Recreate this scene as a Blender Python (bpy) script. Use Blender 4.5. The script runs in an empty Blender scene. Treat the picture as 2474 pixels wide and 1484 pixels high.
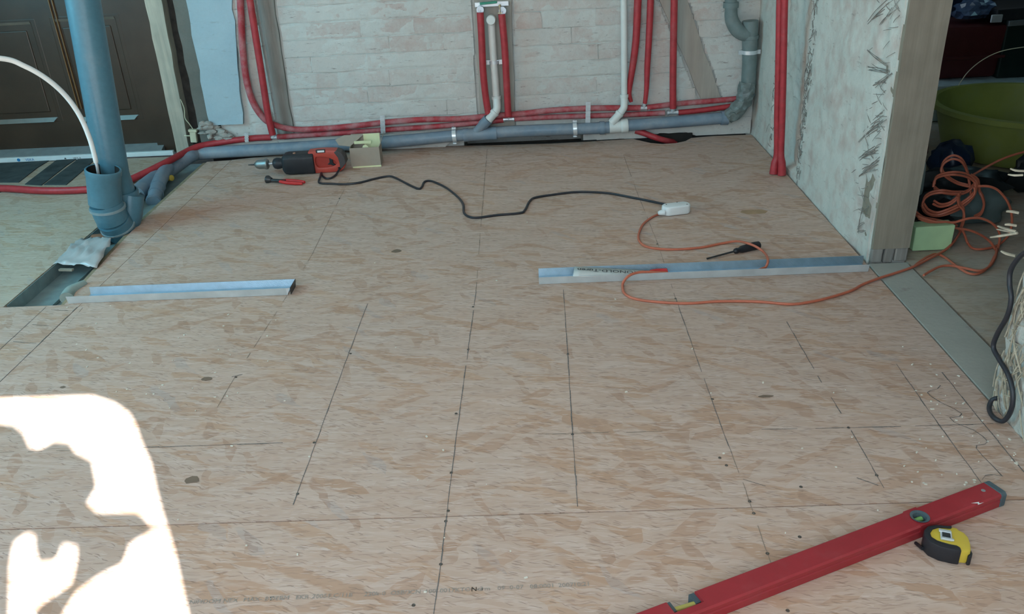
import bpy, bmesh, math, random
from mathutils import Vector, Matrix, noise

random.seed(7)
SC = bpy.context.scene
COL = SC.collection

# ------------------------------------------------------------------ camera
F, CX, CY, H = 2053.8, 1237.0, 742.0, 1.1
RT = Vector((0.99872358, 0.01295351, -0.0488202)).normalized()
FW = Vector((-0.03349571, 0.89330201, -0.44820704)).normalized()
UP = RT.cross(FW).normalized()
cam_data = bpy.data.cameras.new('camera')
cam_data.sensor_fit = 'HORIZONTAL'; cam_data.sensor_width = 36.0
cam_data.lens = F / 2474.0 * 36.0
cam_data.clip_start = 0.02; cam_data.clip_end = 60
cam = bpy.data.objects.new('camera', cam_data); COL.objects.link(cam)
cam.matrix_world = Matrix(((RT.x, UP.x, -FW.x, 0), (RT.y, UP.y, -FW.y, 0), (RT.z, UP.z, -FW.z, H), (0, 0, 0, 1)))
SC.camera = cam

# ------------------------------------------------------------------ world, lights, exposure
SC.view_settings.view_transform = 'Standard'
SC.view_settings.look = 'None'
SC.view_settings.gamma = 1.0
SC.view_settings.use_curve_mapping = False
SC.view_settings.exposure = 0.0
try:
    SC.cycles.use_denoising = True
    SC.cycles.max_bounces = 6
    SC.cycles.diffuse_bounces = 3
    SC.cycles.use_adaptive_sampling = True
    SC.cycles.adaptive_threshold = 0.02
    SC.cycles.glossy_bounces = 3
    SC.cycles.transmission_bounces = 6
    SC.cycles.sample_clamp_indirect = 8.0
    SC.cycles.caustics_reflective = False
    SC.cycles.caustics_refractive = False
except Exception:
    pass
world = bpy.data.worlds.new('sky'); SC.world = world
world.use_nodes = True
bg = world.node_tree.nodes.get('Background') or world.node_tree.nodes.new('ShaderNodeBackground')
bg.inputs[0].default_value = (0.55, 0.75, 0.95, 1); bg.inputs[1].default_value = 1.0

SUN_EL = math.radians(33.5)
SUN_H = Vector((-0.496, 0.868, 0)).normalized()
sun_dir = Vector((SUN_H.x * math.cos(SUN_EL), SUN_H.y * math.cos(SUN_EL), -math.sin(SUN_EL)))
sd = bpy.data.lights.new('sun', 'SUN'); sd.energy = 34.0; sd.color = (0.93, 1.0, 1.0); sd.angle = math.radians(0.35)
sun = bpy.data.objects.new('sun', sd); COL.objects.link(sun)
sun.rotation_euler = sun_dir.to_track_quat('-Z', 'Y').to_euler(); sun.location = (1, -3, 4)

def area(name, loc, direction, sx, sy, power, color):
    d = bpy.data.lights.new(name, 'AREA'); d.shape = 'RECTANGLE'; d.size = sx; d.size_y = sy
    d.energy = power; d.color = color
    o = bpy.data.objects.new(name, d); COL.objects.link(o)
    o.location = loc; o.rotation_euler = Vector(direction).to_track_quat('-Z', 'Z').to_euler()
    return o
area('window_fill_light', (-0.6, -1.02, 1.45), (0, 1, 0.06), 2.1, 1.2, 58, (0.70, 0.90, 1.05))
area('window_fill_light', (2.95, 3.9, 1.95), (-1, -0.25, -0.75), 0.6, 0.4, 1.5, (0.40, 0.9, 1.0))  # invented lamp, added to brighten the dark store room
area('window_fill_light', (-3.27, 2.0, 1.4), (1, 0.25, -0.1), 1.4, 1.2, 46, (0.20, 0.80, 1.05))

# ------------------------------------------------------------------ picture point -> point in the room
def ray(x, y):
    return FW + RT * ((x - CX) / F) - UP * ((y - CY) / F)
def P(x, y, z=0.0):
    d = ray(x, y); return Vector((0, 0, H)) + d * ((z - H) / d.z)
def PY(x, y, Y):
    d = ray(x, y); return Vector((0, 0, H)) + d * (Y / d.y)
def PX(x, y, X):
    d = ray(x, y); return Vector((0, 0, H)) + d * (X / d.x)

# ------------------------------------------------------------------ objects, parts, tags
BASE = {}
def empty(name, loc):
    o = bpy.data.objects.new(name, None); COL.objects.link(o); o.empty_display_size = 0.05
    o.location = loc; BASE[o.name] = Vector(loc); return o
def tag(o, label=None, cat=None, group=None, kind=None):
    if label: o['label'] = label
    if cat: o['category'] = cat
    if group: o['group'] = group
    if kind: o['kind'] = kind
    return o
def thing(name, loc, label, cat, group=None):
    return tag(empty(name, loc), label, cat, group)

class MB:
    def __init__(s): s.v = []; s.f = []
    def add(s, vs, fs):
        n = len(s.v); s.v += [Vector(v) for v in vs]; s.f += [[i + n for i in f] for f in fs]; return s
    def box(s, c, size, rot=None):
        c = Vector(c); hx, hy, hz = size[0] / 2, size[1] / 2, size[2] / 2
        vs = [Vector((x, y, z)) for x in (-hx, hx) for y in (-hy, hy) for z in (-hz, hz)]
        if rot is not None: vs = [rot @ v for v in vs]
        return s.add([c + v for v in vs], [(0, 1, 3, 2), (4, 6, 7, 5), (0, 4, 5, 1), (2, 3, 7, 6), (0, 2, 6, 4), (1, 5, 7, 3)])
    def prism(s, poly, off):                      # poly of 3-D points, extruded by vector off
        poly = [Vector(p) for p in poly]; off = Vector(off); n = len(poly)
        vs = poly + [p + off for p in poly]
        fs = [list(range(n))[::-1], list(range(n, 2 * n))] + [(i, (i + 1) % n, n + (i + 1) % n, n + i) for i in range(n)]
        return s.add(vs, fs)
    def ring(s, outer, inner, off):               # outline with a hole, equal point counts
        n = len(outer); off = Vector(off)
        vs = [Vector(p) for p in outer] + [Vector(p) for p in inner]; vs += [v + off for v in vs]
        fs = []
        for i in range(n):
            j = (i + 1) % n
            fs += [(i, j, n + j, n + i), (2 * n + j, 2 * n + i, 3 * n + i, 3 * n + j), (i, 2 * n + i, 2 * n + j, j), (n + j, 3 * n + j, 3 * n + i, n + i)]
        return s.add(vs, fs)
    def tube(s, pts, r, seg=12, sub=6, smooth=True, cap=True, flat=None):
        pts = [Vector(p) for p in pts]
        rs = r if isinstance(r, (list, tuple)) else [r] * len(pts)
        path, rad = [], []
        if smooth and len(pts) > 2:
            for i in range(len(pts) - 1):
                p0 = pts[max(i - 1, 0)]; p1 = pts[i]; p2 = pts[i + 1]; p3 = pts[min(i + 2, len(pts) - 1)]
                for k in range(sub):
                    t = k / sub
                    path.append(0.5 * ((2 * p1) + (p2 - p0) * t + (2 * p0 - 5 * p1 + 4 * p2 - p3) * t * t + (3 * p1 - p0 - 3 * p2 + p3) * t ** 3))
                    rad.append(rs[i] * (1 - t) + rs[i + 1] * t)
            path.append(pts[-1]); rad.append(rs[-1])
        else: path, rad = pts, list(rs)
        t0 = (path[1] - path[0]).normalized()
        nrm = t0.cross(Vector((0, 0, 1)))
        if nrm.length < 1e-3: nrm = t0.cross(Vector((0, 1, 0)))
        nrm.normalize(); vs = []
        for i, p in enumerate(path):
            a = path[max(i - 1, 0)]; b = path[min(i + 1, len(path) - 1)]
            t = (b - a)
            t = t.normalized() if t.length > 1e-9 else t0
            nrm = (nrm - t * nrm.dot(t)); nrm.normalize(); bi = t.cross(nrm)
            for k in range(seg):
                an = 2 * math.pi * k / seg
                vs.append(p + (nrm * math.cos(an) + bi * math.sin(an)) * rad[i])
        n = len(path); fs = []
        for i in range(n - 1):
            for k in range(seg):
                a, b = i * seg + k, i * seg + (k + 1) % seg
                fs.append((a, b, b + seg, a + seg))
        if cap: fs += [list(range(seg))[::-1], list(range((n - 1) * seg, n * seg))]
        return s.add(vs, fs)
    def lathe(s, o, axis, prof, seg=20):           # prof: (along, radius); a radius of 0 closes it
        o = Vector(o); ax = Vector(axis).normalized()
        u = ax.cross(Vector((0, 0, 1)))
        if u.length < 1e-3: u = Vector((1, 0, 0))
        u.normalize(); w = ax.cross(u); vs = []
        for a, r in prof:
            for k in range(seg):
                an = 2 * math.pi * k / seg; vs.append(o + ax * a + (u * math.cos(an) + w * math.sin(an)) * max(r, 1e-5))
        fs = []
        for i in range(len(prof) - 1):
            for k in range(seg):
                a, b = i * seg + k, i * seg + (k + 1) % seg; fs.append((a, a + seg, b + seg, b))
        return s.add(vs, fs)
    def build(s, name, mat, parent=None, smooth=False, bevel=0.0, base=None, bseg=2):
        org = BASE[parent.name] if parent is not None else Vector(base if base is not None else (0, 0, 0))
        me = bpy.data.meshes.new(name)
        me.from_pydata([tuple(v - org) for v in s.v], [], [tuple(f) for f in s.f])
        bm = bmesh.new(); bm.from_mesh(me)
        bmesh.ops.recalc_face_normals(bm, faces=bm.faces)
        if bevel > 0:
            es = [e for e in bm.edges if len(e.link_faces) == 2 and e.calc_face_angle(0) > 0.6]
            bmesh.ops.bevel(bm, geom=es, offset=bevel, segments=bseg, affect='EDGES', profile=0.5)
        if smooth:
            for f in bm.faces: f.smooth = True
            for e in bm.edges:
                if len(e.link_faces) == 2 and e.calc_face_angle(0) > 0.7: e.smooth = False
        bm.to_mesh(me); bm.free()
        me.materials.append(mat)
        o = bpy.data.objects.new(name, me); COL.objects.link(o)
        if parent is not None: o.parent = parent
        else: o.location = org
        BASE[o.name] = org
        return o

def lump(c, size, seed, amp=0.25, sub=3, freq=2.2, flat=True):   # soft crumpled bag
    bm = bmesh.new(); bmesh.ops.create_icosphere(bm, subdivisions=sub, radius=1.0)
    c = Vector(c); m = MB(); vs = []
    for v in bm.verts:
        n = v.co.normalized()
        k = 1 + amp * noise.noise(n * freq + Vector((seed * 3.1, seed, 0))) + amp * 0.5 * noise.noise(n * freq * 2.7 + Vector((0, seed * 2.3, 5)))
        p = Vector((n.x * size[0] * k, n.y * size[1] * k, n.z * size[2] * k))
        if flat and p.z < -size[2] * 0.75: p.z = -size[2] * 0.75
        vs.append(c + p)
    fs = [[v.index for v in f.verts] for f in bm.faces]; bm.free()
    return m.add(vs, fs)

# ------------------------------------------------------------------ materials
MATS = {}
class NT:
    def __init__(s, name):
        s.m = bpy.data.materials.new(name); s.m.use_nodes = True; s.t = s.m.node_tree; s.t.nodes.clear()
        s.out = s.n('ShaderNodeOutputMaterial'); s.b = s.n('ShaderNodeBsdfPrincipled'); s.l(s.b.outputs[0], s.out.inputs[0])
        s.pos = s.n('ShaderNodeNewGeometry').outputs['Position']
    def n(s, t, **kw):
        nd = s.t.nodes.new(t)
        for k, v in kw.items(): setattr(nd, k, v)
        return nd
    def l(s, a, b): s.t.links.new(a, b)
    def put(s, sock, val):
        if isinstance(val, (int, float)): sock.default_value = val
        elif isinstance(val, (tuple, list, Vector)): sock.default_value = tuple(val) if len(sock.default_value) == len(val) else tuple(val) + (1,)
        else: s.l(val, sock)
    def math(s, op, a, b=0.0, clamp=False):
        nd = s.n('ShaderNodeMath', operation=op); nd.use_clamp = clamp
        s.put(nd.inputs[0], a); s.put(nd.inputs[1], b); return nd.outputs[0]
    def vec(s, op, a, b):
        nd = s.n('ShaderNodeVectorMath', operation=op); s.put(nd.inputs[0], a); s.put(nd.inputs[1], b); return nd.outputs[0]
    def mix(s, f, a, b, mode='MIX'):
        nd = s.n('ShaderNodeMix', data_type='RGBA', blend_type=mode); s.put(nd.inputs[0], f); s.put(nd.inputs[6], a); s.put(nd.inputs[7], b); return nd.outputs[2]
    def noise(s, vec, scale, detail=3, rough=0.55, dist=0.0, dim='3D'):
        nd = s.n('ShaderNodeTexNoise', noise_dimensions=dim); s.put(nd.inputs['Vector'], vec)
        nd.inputs['Scale'].default_value = scale; nd.inputs['Detail'].default_value = detail; nd.inputs['Roughness'].default_value = rough; nd.inputs['Distortion'].default_value = dist
        return nd.outputs[0]
    def ramp(s, f, lo, hi):
        nd = s.n('ShaderNodeMapRange'); nd.clamp = True; s.put(nd.inputs[0], f); nd.inputs[1].default_value = lo; nd.inputs[2].default_value = hi; return nd.outputs[0]
    def bump(s, h, strength, dist=0.01):
        nd = s.n('ShaderNodeBump'); nd.inputs['Strength'].default_value = strength; nd.inputs['Distance'].default_value = dist; s.put(nd.inputs['Height'], h); s.l(nd.outputs[0], s.b.inputs['Normal'])
    def fin(s, col, rough=0.6, metal=0.0, spec=0.4):
        s.put(s.b.inputs['Base Color'], col); s.put(s.b.inputs['Roughness'], rough); s.put(s.b.inputs['Metallic'], metal); s.put(s.b.inputs['Specular IOR Level'], spec); return s.m

def plain(name, col, rough=0.5, metal=0.0, var=0.12, scale=25, bump=0.0, spec=0.4, dust=0.0, dustcol=(0.45, 0.40, 0.36), dscale=14):
    if name in MATS: return MATS[name]
    t = NT(name)
    n = t.noise(t.pos, scale, 4)
    lo = tuple(c * (1 - var) for c in col); hi = tuple(min(1, c * (1 + var)) for c in col)
    c = t.mix(t.ramp(n, 0.3, 0.7), lo, hi)
    r = rough
    if dust > 0:
        d = t.ramp(t.noise(t.pos, dscale, 5, 0.65), 0.62 - dust * 0.35, 0.95 - dust * 0.3)
        d = t.math('MULTIPLY', d, min(1.0, dust * 1.6))
        c = t.mix(d, c, dustcol); r = t.math('ADD', rough, t.math('MULTIPLY', d, 0.3), True)
    if bump > 0: t.bump(n, bump, 0.004)
    MATS[name] = t.fin(c, r, metal, spec); return MATS[name]

def osb_mat(name, tint=(1, 1, 1), dusty=0.0):
    t = NT(name)
    oi = t.n('ShaderNodeObjectInfo').outputs['Random']
    off = t.n('ShaderNodeCombineXYZ'); t.put(off.inputs[0], t.math('MULTIPLY', oi, 17.0)); t.put(off.inputs[1], t.math('MULTIPLY', oi, 9.0))
    p = t.vec('ADD', t.pos, off.outputs[0])
    wob = t.n('ShaderNodeTexNoise', noise_dimensions='2D'); t.put(wob.inputs['Vector'], p); wob.inputs['Scale'].default_value = 16; wob.inputs['Detail'].default_value = 4
    wv = t.vec('MULTIPLY', t.vec('SUBTRACT', wob.outputs['Color'], (0.5, 0.5, 0.5)), (0.028, 0.016, 0))
    p = t.vec('ADD', p, wv)
    col = t.mix(t.ramp(t.noise(t.vec('MULTIPLY', p, (7, 16, 1)), 1.0, 4, 0.6), 0.33, 0.68), (0.60, 0.475, 0.365), (0.54, 0.405, 0.295))
    layers = [  # angle, length, width, threshold, strength, colours from - to
        (3, 0.100, 0.0130, 0.35, 0.46, (0.665, 0.54, 0.42), (0.51, 0.375, 0.265)),
        (-12, 0.090, 0.0110, 0.50, 0.46, (0.66, 0.55, 0.435), (0.49, 0.355, 0.25)),
        (15, 0.105, 0.0150, 0.55, 0.46, (0.64, 0.505, 0.38), (0.50, 0.355, 0.245)),
        (29, 0.125, 0.0300, 0.82, 0.66, (0.57, 0.39, 0.245), (0.45, 0.275, 0.155)),
        (-26, 0.110, 0.0270, 0.84, 0.64, (0.55, 0.38, 0.25), (0.45, 0.285, 0.175)),
        (64, 0.085, 0.0240, 0.925, 0.70, (0.50, 0.35, 0.235), (0.43, 0.28, 0.18)),
        (48, 0.090, 0.0220, 0.975, 0.40, (0.46, 0.44, 0.40), (0.36, 0.335, 0.30)),
        (7, 0.070, 0.0080, 0.66, 0.50, (0.70, 0.60, 0.49), (0.58, 0.45, 0.335)),
        (-4, 0.026, 0.0024, 0.865, 0.55, (0.28, 0.19, 0.135), (0.42, 0.30, 0.215)),
        (24, 0.022, 0.0024, 0.91, 0.60, (0.24, 0.165, 0.12), (0.38, 0.27, 0.19)),
        (5, 0.020, 0.0020, 0.88, 0.50, (0.74, 0.66, 0.56), (0.68, 0.57, 0.46)),
    ]
    for k, (ang, L, W, th, stg, ca, cb) in enumerate(layers):
        vr = t.n('ShaderNodeVectorRotate', rotation_type='Z_AXIS'); t.put(vr.inputs['Vector'], p); vr.inputs['Angle'].default_value = math.radians(ang)
        sc = t.vec('MULTIPLY', t.vec('ADD', vr.outputs[0], (k * 1.37, k * 2.11, 0)), (1 / L, 1 / W, 0))
        vo = t.n('ShaderNodeTexVoronoi', voronoi_dimensions='2D', feature='F1'); t.put(vo.inputs['Vector'], sc); vo.inputs['Scale'].default_value = 1.0
        sp = t.n('ShaderNodeSeparateColor'); t.l(vo.outputs['Color'], sp.inputs[0])
        mk = t.math('GREATER_THAN', sp.outputs[0], th)
        if k < 8:
            grain = t.noise(t.vec('MULTIPLY', sc, (0.6, 5.0, 0)), 1.0, 2, 0.6, 0, '2D')
            tone = t.math('ADD', t.math('MULTIPLY', sp.outputs[1], 0.75), t.math('MULTIPLY', grain, 0.3))
            mk = t.math('MULTIPLY', mk, t.ramp(vo.outputs['Distance'], 0.78, 0.60))
        else:
            tone = sp.outputs[1]; mk = t.math('MULTIPLY', mk, t.ramp(vo.outputs['Distance'], 0.55, 0.35))
        col = t.mix(t.math('MULTIPLY', mk, stg), col, t.mix(tone, ca, cb))
    cl = t.ramp(t.noise(t.vec('MULTIPLY', p, (9, 20, 1)), 1.0, 4, 0.65, 0.6), 0.54, 0.70)
    col = t.mix(t.math('MULTIPLY', cl, 0.42), col, (0.545, 0.375, 0.255))
    big = t.noise(t.pos, 1.1, 3)
    col = t.mix(1.0, col, t.mix(t.ramp(big, 0.3, 0.7), (0.95, 0.96, 0.97), (1.03, 1.0, 0.97)), 'MULTIPLY')
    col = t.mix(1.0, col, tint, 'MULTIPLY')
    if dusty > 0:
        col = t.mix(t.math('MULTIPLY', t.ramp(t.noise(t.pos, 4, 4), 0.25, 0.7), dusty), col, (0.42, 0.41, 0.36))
    t.bump(t.noise(t.vec('MULTIPLY', p, (20, 130, 1)), 1.0, 3), 0.12, 0.003)
    return t.fin(col, 0.62, 0, 0.35)

def lime_mat(name, base, red=0.5, pit=0.5, tint2=(0.60, 0.57, 0.52), redcol=(0.50, 0.30, 0.24), bumpk=0.5, per=False, rs=26):
    t = NT(name)
    oi = t.n('ShaderNodeObjectInfo').outputs['Random']
    n1 = t.noise(t.pos, 7, 5, 0.6); n2 = t.noise(t.pos, 26, 5, 0.65); n3 = t.noise(t.pos, 75, 4, 0.6); n4 = t.noise(t.pos, 2.2, 2)
    col = t.mix(t.ramp(n1, 0.3, 0.7), base, tint2)
    col = t.mix(t.math('MULTIPLY', t.ramp(n3, 0.4, 0.75), 0.25), col, tuple(c * 1.25 for c in base))
    n2r = n2 if rs == 26 else t.noise(t.pos, rs, 3, 0.5)
    rsum = t.math('ADD', t.math('MULTIPLY', n2r, 0.55), t.math('ADD', t.math('MULTIPLY', oi, 0.16) if per else 0.07, t.math('MULTIPLY', n4, 0.35)))
    rm = t.math('MULTIPLY', t.ramp(rsum, 0.60 - 0.12 * red, 0.74 - 0.08 * red), 0.65 * red, True)
    col = t.mix(rm, col, redcol)
    dk = t.math('MULTIPLY', t.ramp(t.noise(t.vec('MULTIPLY', t.pos, (0.7, 0.7, 1.3)), 48, 3, 0.7), 0.66, 0.76), pit, True)
    col = t.mix(dk, col, (0.20, 0.165, 0.15))
    sc_ = t.math('MULTIPLY', t.ramp(t.noise(t.vec('MULTIPLY', t.pos, (11, 11, 62)), 1.0, 4, 0.75), 0.605, 0.69), pit * 1.25, True)
    col = t.mix(sc_, col, (0.245, 0.19, 0.17))
    t.bump(t.math('ADD', n2, t.math('MULTIPLY', n3, 0.4)), bumpk, 0.008)
    return t.fin(col, 0.9, 0, 0.15)

def wood_mat(name, base, dark, axis='Z', scale=1.0, bumpk=0.4, spots=0.3):
    t = NT(name)
    st = {'Z': (45, 45, 3.0), 'X': (3.0, 45, 45), 'Y': (45, 3.0, 45)}[axis]
    g = t.noise(t.vec('MULTIPLY', t.pos, tuple(k * scale for k in st)), 1.0, 4, 0.6)
    b = t.noise(t.pos, 6, 3)
    col = t.mix(t.ramp(g, 0.3, 0.72), dark, base)
    col = t.mix(t.math('MULTIPLY', t.ramp(b, 0.45, 0.75), spots), col, tuple(c * 0.6 for c in dark))
    t.bump(g, bumpk, 0.004)
    return t.fin(col, 0.8, 0, 0.2)

def zinc_mat(name, base=(0.55, 0.60, 0.64), rough=0.34, knurl=False):
    t = NT(name)
    n = t.noise(t.pos, 30, 3)
    col = t.mix(t.ramp(n, 0.3, 0.7), tuple(c * 0.85 for c in base), base)
    if knurl:
        w = t.n('ShaderNodeTexWave', wave_type='BANDS', bands_direction='DIAGONAL'); t.put(w.inputs['Vector'], t.pos); w.inputs['Scale'].default_value = 110
        t.bump(w.outputs['Fac'], 0.25, 0.002)
    return t.fin(col, t.math('ADD', rough, t.math('MULTIPLY', n, 0.15)), 0.9, 0.5)

M_osb = osb_mat('osb', (1.0, 0.91, 0.975))
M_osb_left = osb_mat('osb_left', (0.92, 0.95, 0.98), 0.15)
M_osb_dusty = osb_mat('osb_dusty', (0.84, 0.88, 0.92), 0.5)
M_sub = plain('subfloor_dirt', (0.10, 0.085, 0.07), 0.95, var=0.4, scale=20)
M_lime = lime_mat('limewash_brick', (0.56, 0.53, 0.49), 0.75, 0.55, (0.62, 0.575, 0.53), (0.50, 0.33, 0.285), per=True)
M_mortar = lime_mat('lime_mortar', (0.565, 0.555, 0.515), 0.34, 0.6, (0.64, 0.615, 0.57), (0.50, 0.33, 0.28))
M_plaster_r = lime_mat('lime_plaster', (0.59, 0.59, 0.535), 0.80, 0.34, (0.65, 0.64, 0.58), (0.46, 0.30, 0.26), 0.3, rs=17)
M_patch = lime_mat('gypsum_patch', (0.37, 0.48, 0.53), 0.0, 0.22, (0.42, 0.525, 0.565), bumpk=0.3)
M_greyband = lime_mat('grey_render', (0.15, 0.145, 0.125), 0.0, 0.5, (0.21, 0.20, 0.175))
M_post_grey = wood_mat('grey_timber', (0.36, 0.345, 0.31), (0.22, 0.21, 0.19))
M_post_tan = wood_mat('limed_timber', (0.47, 0.42, 0.365), (0.37, 0.325, 0.28), bumpk=0.2, spots=0.15)
M_post_right = wood_mat('sawn_timber', (0.345, 0.305, 0.24), (0.255, 0.225, 0.175), spots=0.5, bumpk=0.25)
M_post_white = wood_mat('whitewashed_timber', (0.68, 0.60, 0.48), (0.42, 0.39, 0.32), spots=0.45)
M_door = plain('dark_brown_door', (0.042, 0.026, 0.016), 0.35, var=0.2, scale=8, spec=0.5)
M_gold = plain('door_bead', (0.25, 0.13, 0.05), 0.35)
M_doorglint = plain('bevel_highlight', (0.15, 0.13, 0.105), 0.3, spec=0.6)  # paler than the door, highlight on the bevels painted in
M_red = plain('red_insulation', (0.43, 0.038, 0.046), 0.42, var=0.15, scale=40, bump=0.15, dust=0.22, dustcol=(0.48, 0.22, 0.21))
M_red_dusty = plain('dusty_red_insulation', (0.42, 0.042, 0.052), 0.5, var=0.15, scale=40, bump=0.15, dust=0.62, dustcol=(0.50, 0.29, 0.29))
M_stack = plain('grey_pvc', (0.075, 0.19, 0.25), 0.33, var=0.08, scale=60, spec=0.5, dust=0.15, dustcol=(0.30, 0.33, 0.33))
M_drain = plain('grey_drain_pvc', (0.19, 0.25, 0.31), 0.36, var=0.1, dust=0.5, dustcol=(0.37, 0.37, 0.375), dscale=9)
M_corner = plain('dull_grey_pvc', (0.165, 0.21, 0.205), 0.55, var=0.12, dust=0.4, dustcol=(0.28, 0.29, 0.27))
M_white_pvc = plain('white_pvc', (0.74, 0.74, 0.70), 0.4, var=0.04, dust=0.12, dustcol=(0.55, 0.50, 0.44))
M_white_hose = plain('white_hose', (0.82, 0.84, 0.82), 0.35, var=0.03)
M_steel = zinc_mat('zinc_steel')
M_bright = plain('bright_zinc', (0.72, 0.75, 0.77), 0.3, metal=0.45, var=0.06, spec=0.6)
M_track = zinc_mat('knurled_track', (0.47, 0.62, 0.73), 0.36, True)
M_track_dull = plain('dusty_track', (0.24, 0.32, 0.32), 0.55, metal=0.3, var=0.15, dust=0.4, dustcol=(0.33, 0.35, 0.32))
M_black = plain('black_rubber', (0.018, 0.018, 0.022), 0.45, var=0.1)
M_blackcable = plain('black_cable', (0.028, 0.028, 0.034), 0.4, var=0.1)
M_blacktool = plain('black_housing', (0.022, 0.024, 0.028), 0.5, var=0.15, dust=0.2, dustcol=(0.12, 0.11, 0.10))
M_redtool = plain('red_housing', (0.52, 0.070, 0.048), 0.42, var=0.08, dust=0.15)
M_redgrip = plain('red_grip', (0.62, 0.035, 0.035), 0.4)
M_chrome = zinc_mat('chuck_steel', (0.35, 0.35, 0.34), 0.38)
M_darksteel = plain('dark_steel', (0.06, 0.06, 0.062), 0.4, metal=0.5)
M_card = plain('cardboard', (0.40, 0.33, 0.265), 0.85, var=0.05)
M_yel = plain('pale_yellow_card', (0.80, 0.82, 0.50), 0.8, var=0.04)
M_level = plain('red_paint', (0.34, 0.024, 0.032), 0.42, var=0.1, scale=18, spec=0.45, dust=0.16, dustcol=(0.46, 0.16, 0.15))
M_cap = plain('grey_end_cap', (0.07, 0.10, 0.115), 0.6, dust=0.3, dustcol=(0.25, 0.27, 0.27))
M_batten = plain('tan_batten', (0.30, 0.235, 0.15), 0.85, var=.25, scale=30)
M_green = plain('vial_green', (0.20, 0.42, 0.12), 0.2, spec=0.7)
M_yvial = plain('vial_yellow', (0.50, 0.42, 0.10), 0.25, spec=0.7)
M_tapeyel = plain('yellow_plastic', (0.66, 0.47, 0.055), 0.4, var=0.05)
M_white = plain('white_plastic', (0.78, 0.79, 0.78), 0.45, var=0.03)
M_cream = plain('cream_plastic', (0.66, 0.62, 0.44), 0.5)
M_orange = plain('orange_cable', (0.54, 0.15, 0.085), 0.5, var=0.12)
M_paper = plain('white_paper', (0.62, 0.61, 0.58), 0.8, var=0.05)
M_ink = plain('black_ink', (0.04, 0.035, 0.035), 0.8)
M_stamp = plain('grey_stamp_ink', (0.34, 0.29, 0.25), 0.8, var=0.2, scale=300)
M_blueink = plain('blue_print', (0.02, 0.22, 0.50), 0.6)
M_pencil = plain('pencil', (0.17, 0.15, 0.14), 0.7, var=0.45, scale=160)
M_pencil2 = plain('faint_pencil', (0.26, 0.20, 0.155), 0.8, var=0.3, scale=160)
M_screw = plain('screw_steel', (0.12, 0.10, 0.085), 0.4, metal=0.4)
M_felt = plain('dark_felt', (0.055, 0.072, 0.075), 0.95, var=0.35, scale=14)
M_chip = plain('wood_chip', (0.74, 0.68, 0.58), 0.8)
M_straw = plain('straw', (0.42, 0.36, 0.27), 0.85, var=0.3, scale=50)
M_reed = plain('grey_reed', (0.25, 0.225, 0.20), 0.9, var=0.3, scale=50)
M_rubble = lime_mat('rubble', (0.34, 0.31, 0.28), 0.2, 0.5, (0.46, 0.42, 0.37))
M_tub = plain('lime_tub', (0.33, 0.36, 0.085), 0.5, var=0.18, scale=7, dust=0.35, dustcol=(0.25, 0.29, 0.16))
M_maroon = plain('dark_red_plastic', (0.10, 0.018, 0.018), 0.5)
M_redbag = plain('red_sack', (0.11, 0.016, 0.022), 0.5, var=0.4, scale=10)
M_bluebag = plain('dark_blue_bag', (0.016, 0.028, 0.060), 0.35, var=0.4, scale=14)
M_shinybag = plain('shiny_blue_bag', (0.10, 0.15, 0.26), 0.25, var=0.4, scale=14, spec=0.7)
M_blackbag = plain('black_bag', (0.016, 0.02, 0.022), 0.4, var=0.4, scale=10)
M_greybag = plain('grey_sheet', (0.12, 0.16, 0.155), 0.45, var=0.25, scale=9)
M_case = plain('dark_green_case', (0.008, 0.022, 0.018), 0.5)
M_foam = plain('white_foam', (0.50, 0.60, 0.62), 0.7)
M_lgreen = plain('pale_green_foam', (0.50, 0.72, 0.40), 0.7, var=0.05)
M_ceil = plain('ceiling_white', (0.62, 0.60, 0.56), 0.9)
M_dark = plain('hollow_shade', (0.02, 0.017, 0.015), 0.95)  # near-black, shade inside gaps and the socket put into the colour
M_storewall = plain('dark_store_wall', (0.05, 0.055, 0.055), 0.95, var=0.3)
M_brickend = plain('broken_brick', (0.30, 0.14, 0.08), 0.9)
M_yelcap = plain('yellow_plug', (0.55, 0.38, 0.06), 0.5)
M_threshold = lime_mat('threshold_grey', (0.37, 0.36, 0.315), 0.0, 0.25, (0.42, 0.41, 0.36), bumpk=0.15)

t = NT('clear_film')                                               # translucent crumpled film
t.b.inputs['Transmission Weight'].default_value = 0.30
M_film = t.fin((0.66, 0.66, 0.65), 0.30, 0, 0.5)
t = NT('level_window_glass'); t.b.inputs['Transmission Weight'].default_value = 0.9
M_glass = t.fin((0.75, 0.85, 0.85), 0.08, 0, 0.5)

# ================================================================== the setting
WY, WX = 3.905, 1.006        # back wall face, right wall face
TOP = 2.4
sub = MB(); sub.box((-0.1, 1.7, -0.075), (6.4, 6.2, 0.03))
floor = tag(sub.build('floor', M_sub), kind='structure')
BT = 0.022
def board(poly, mat, name='osb_board', z=0.0, th=BT):
    return MB().prism([(x, y, z - th) for x, y in poly], (0, 0, th)).build(name, mat, floor)
S1 = 1.2945
board([(-3.2, -0.9), (1.0, -0.9), (1.0, S1 - 0.0022), (-3.2, S1 - 0.0015)], M_osb)
back = [P(x, y) for x, y in [(500, 391), (600, 382), (700, 372), (820, 364), (940, 360), (1080, 353), (1200, 350.5), (1330, 347), (1440, 341), (1530, 335.5),
                             (1552, 341), (1572, 345.5), (1600, 348), (1632, 346), (1656, 341), (1670, 333.5), (1720, 329), (1812, 324)]]
left_pts = [(-1.465, 2.325), (-1.522, 3.0), (-1.528, 3.82)]
board([(-1.411, S1 + 0.001), (1.0, S1 + 0.001), (1.0, 3.87)] + [(p.x, p.y) for p in back[::-1] if -1.40 < p.x < 0.995] + [(-1.411, 3.83)], M_osb)
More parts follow.
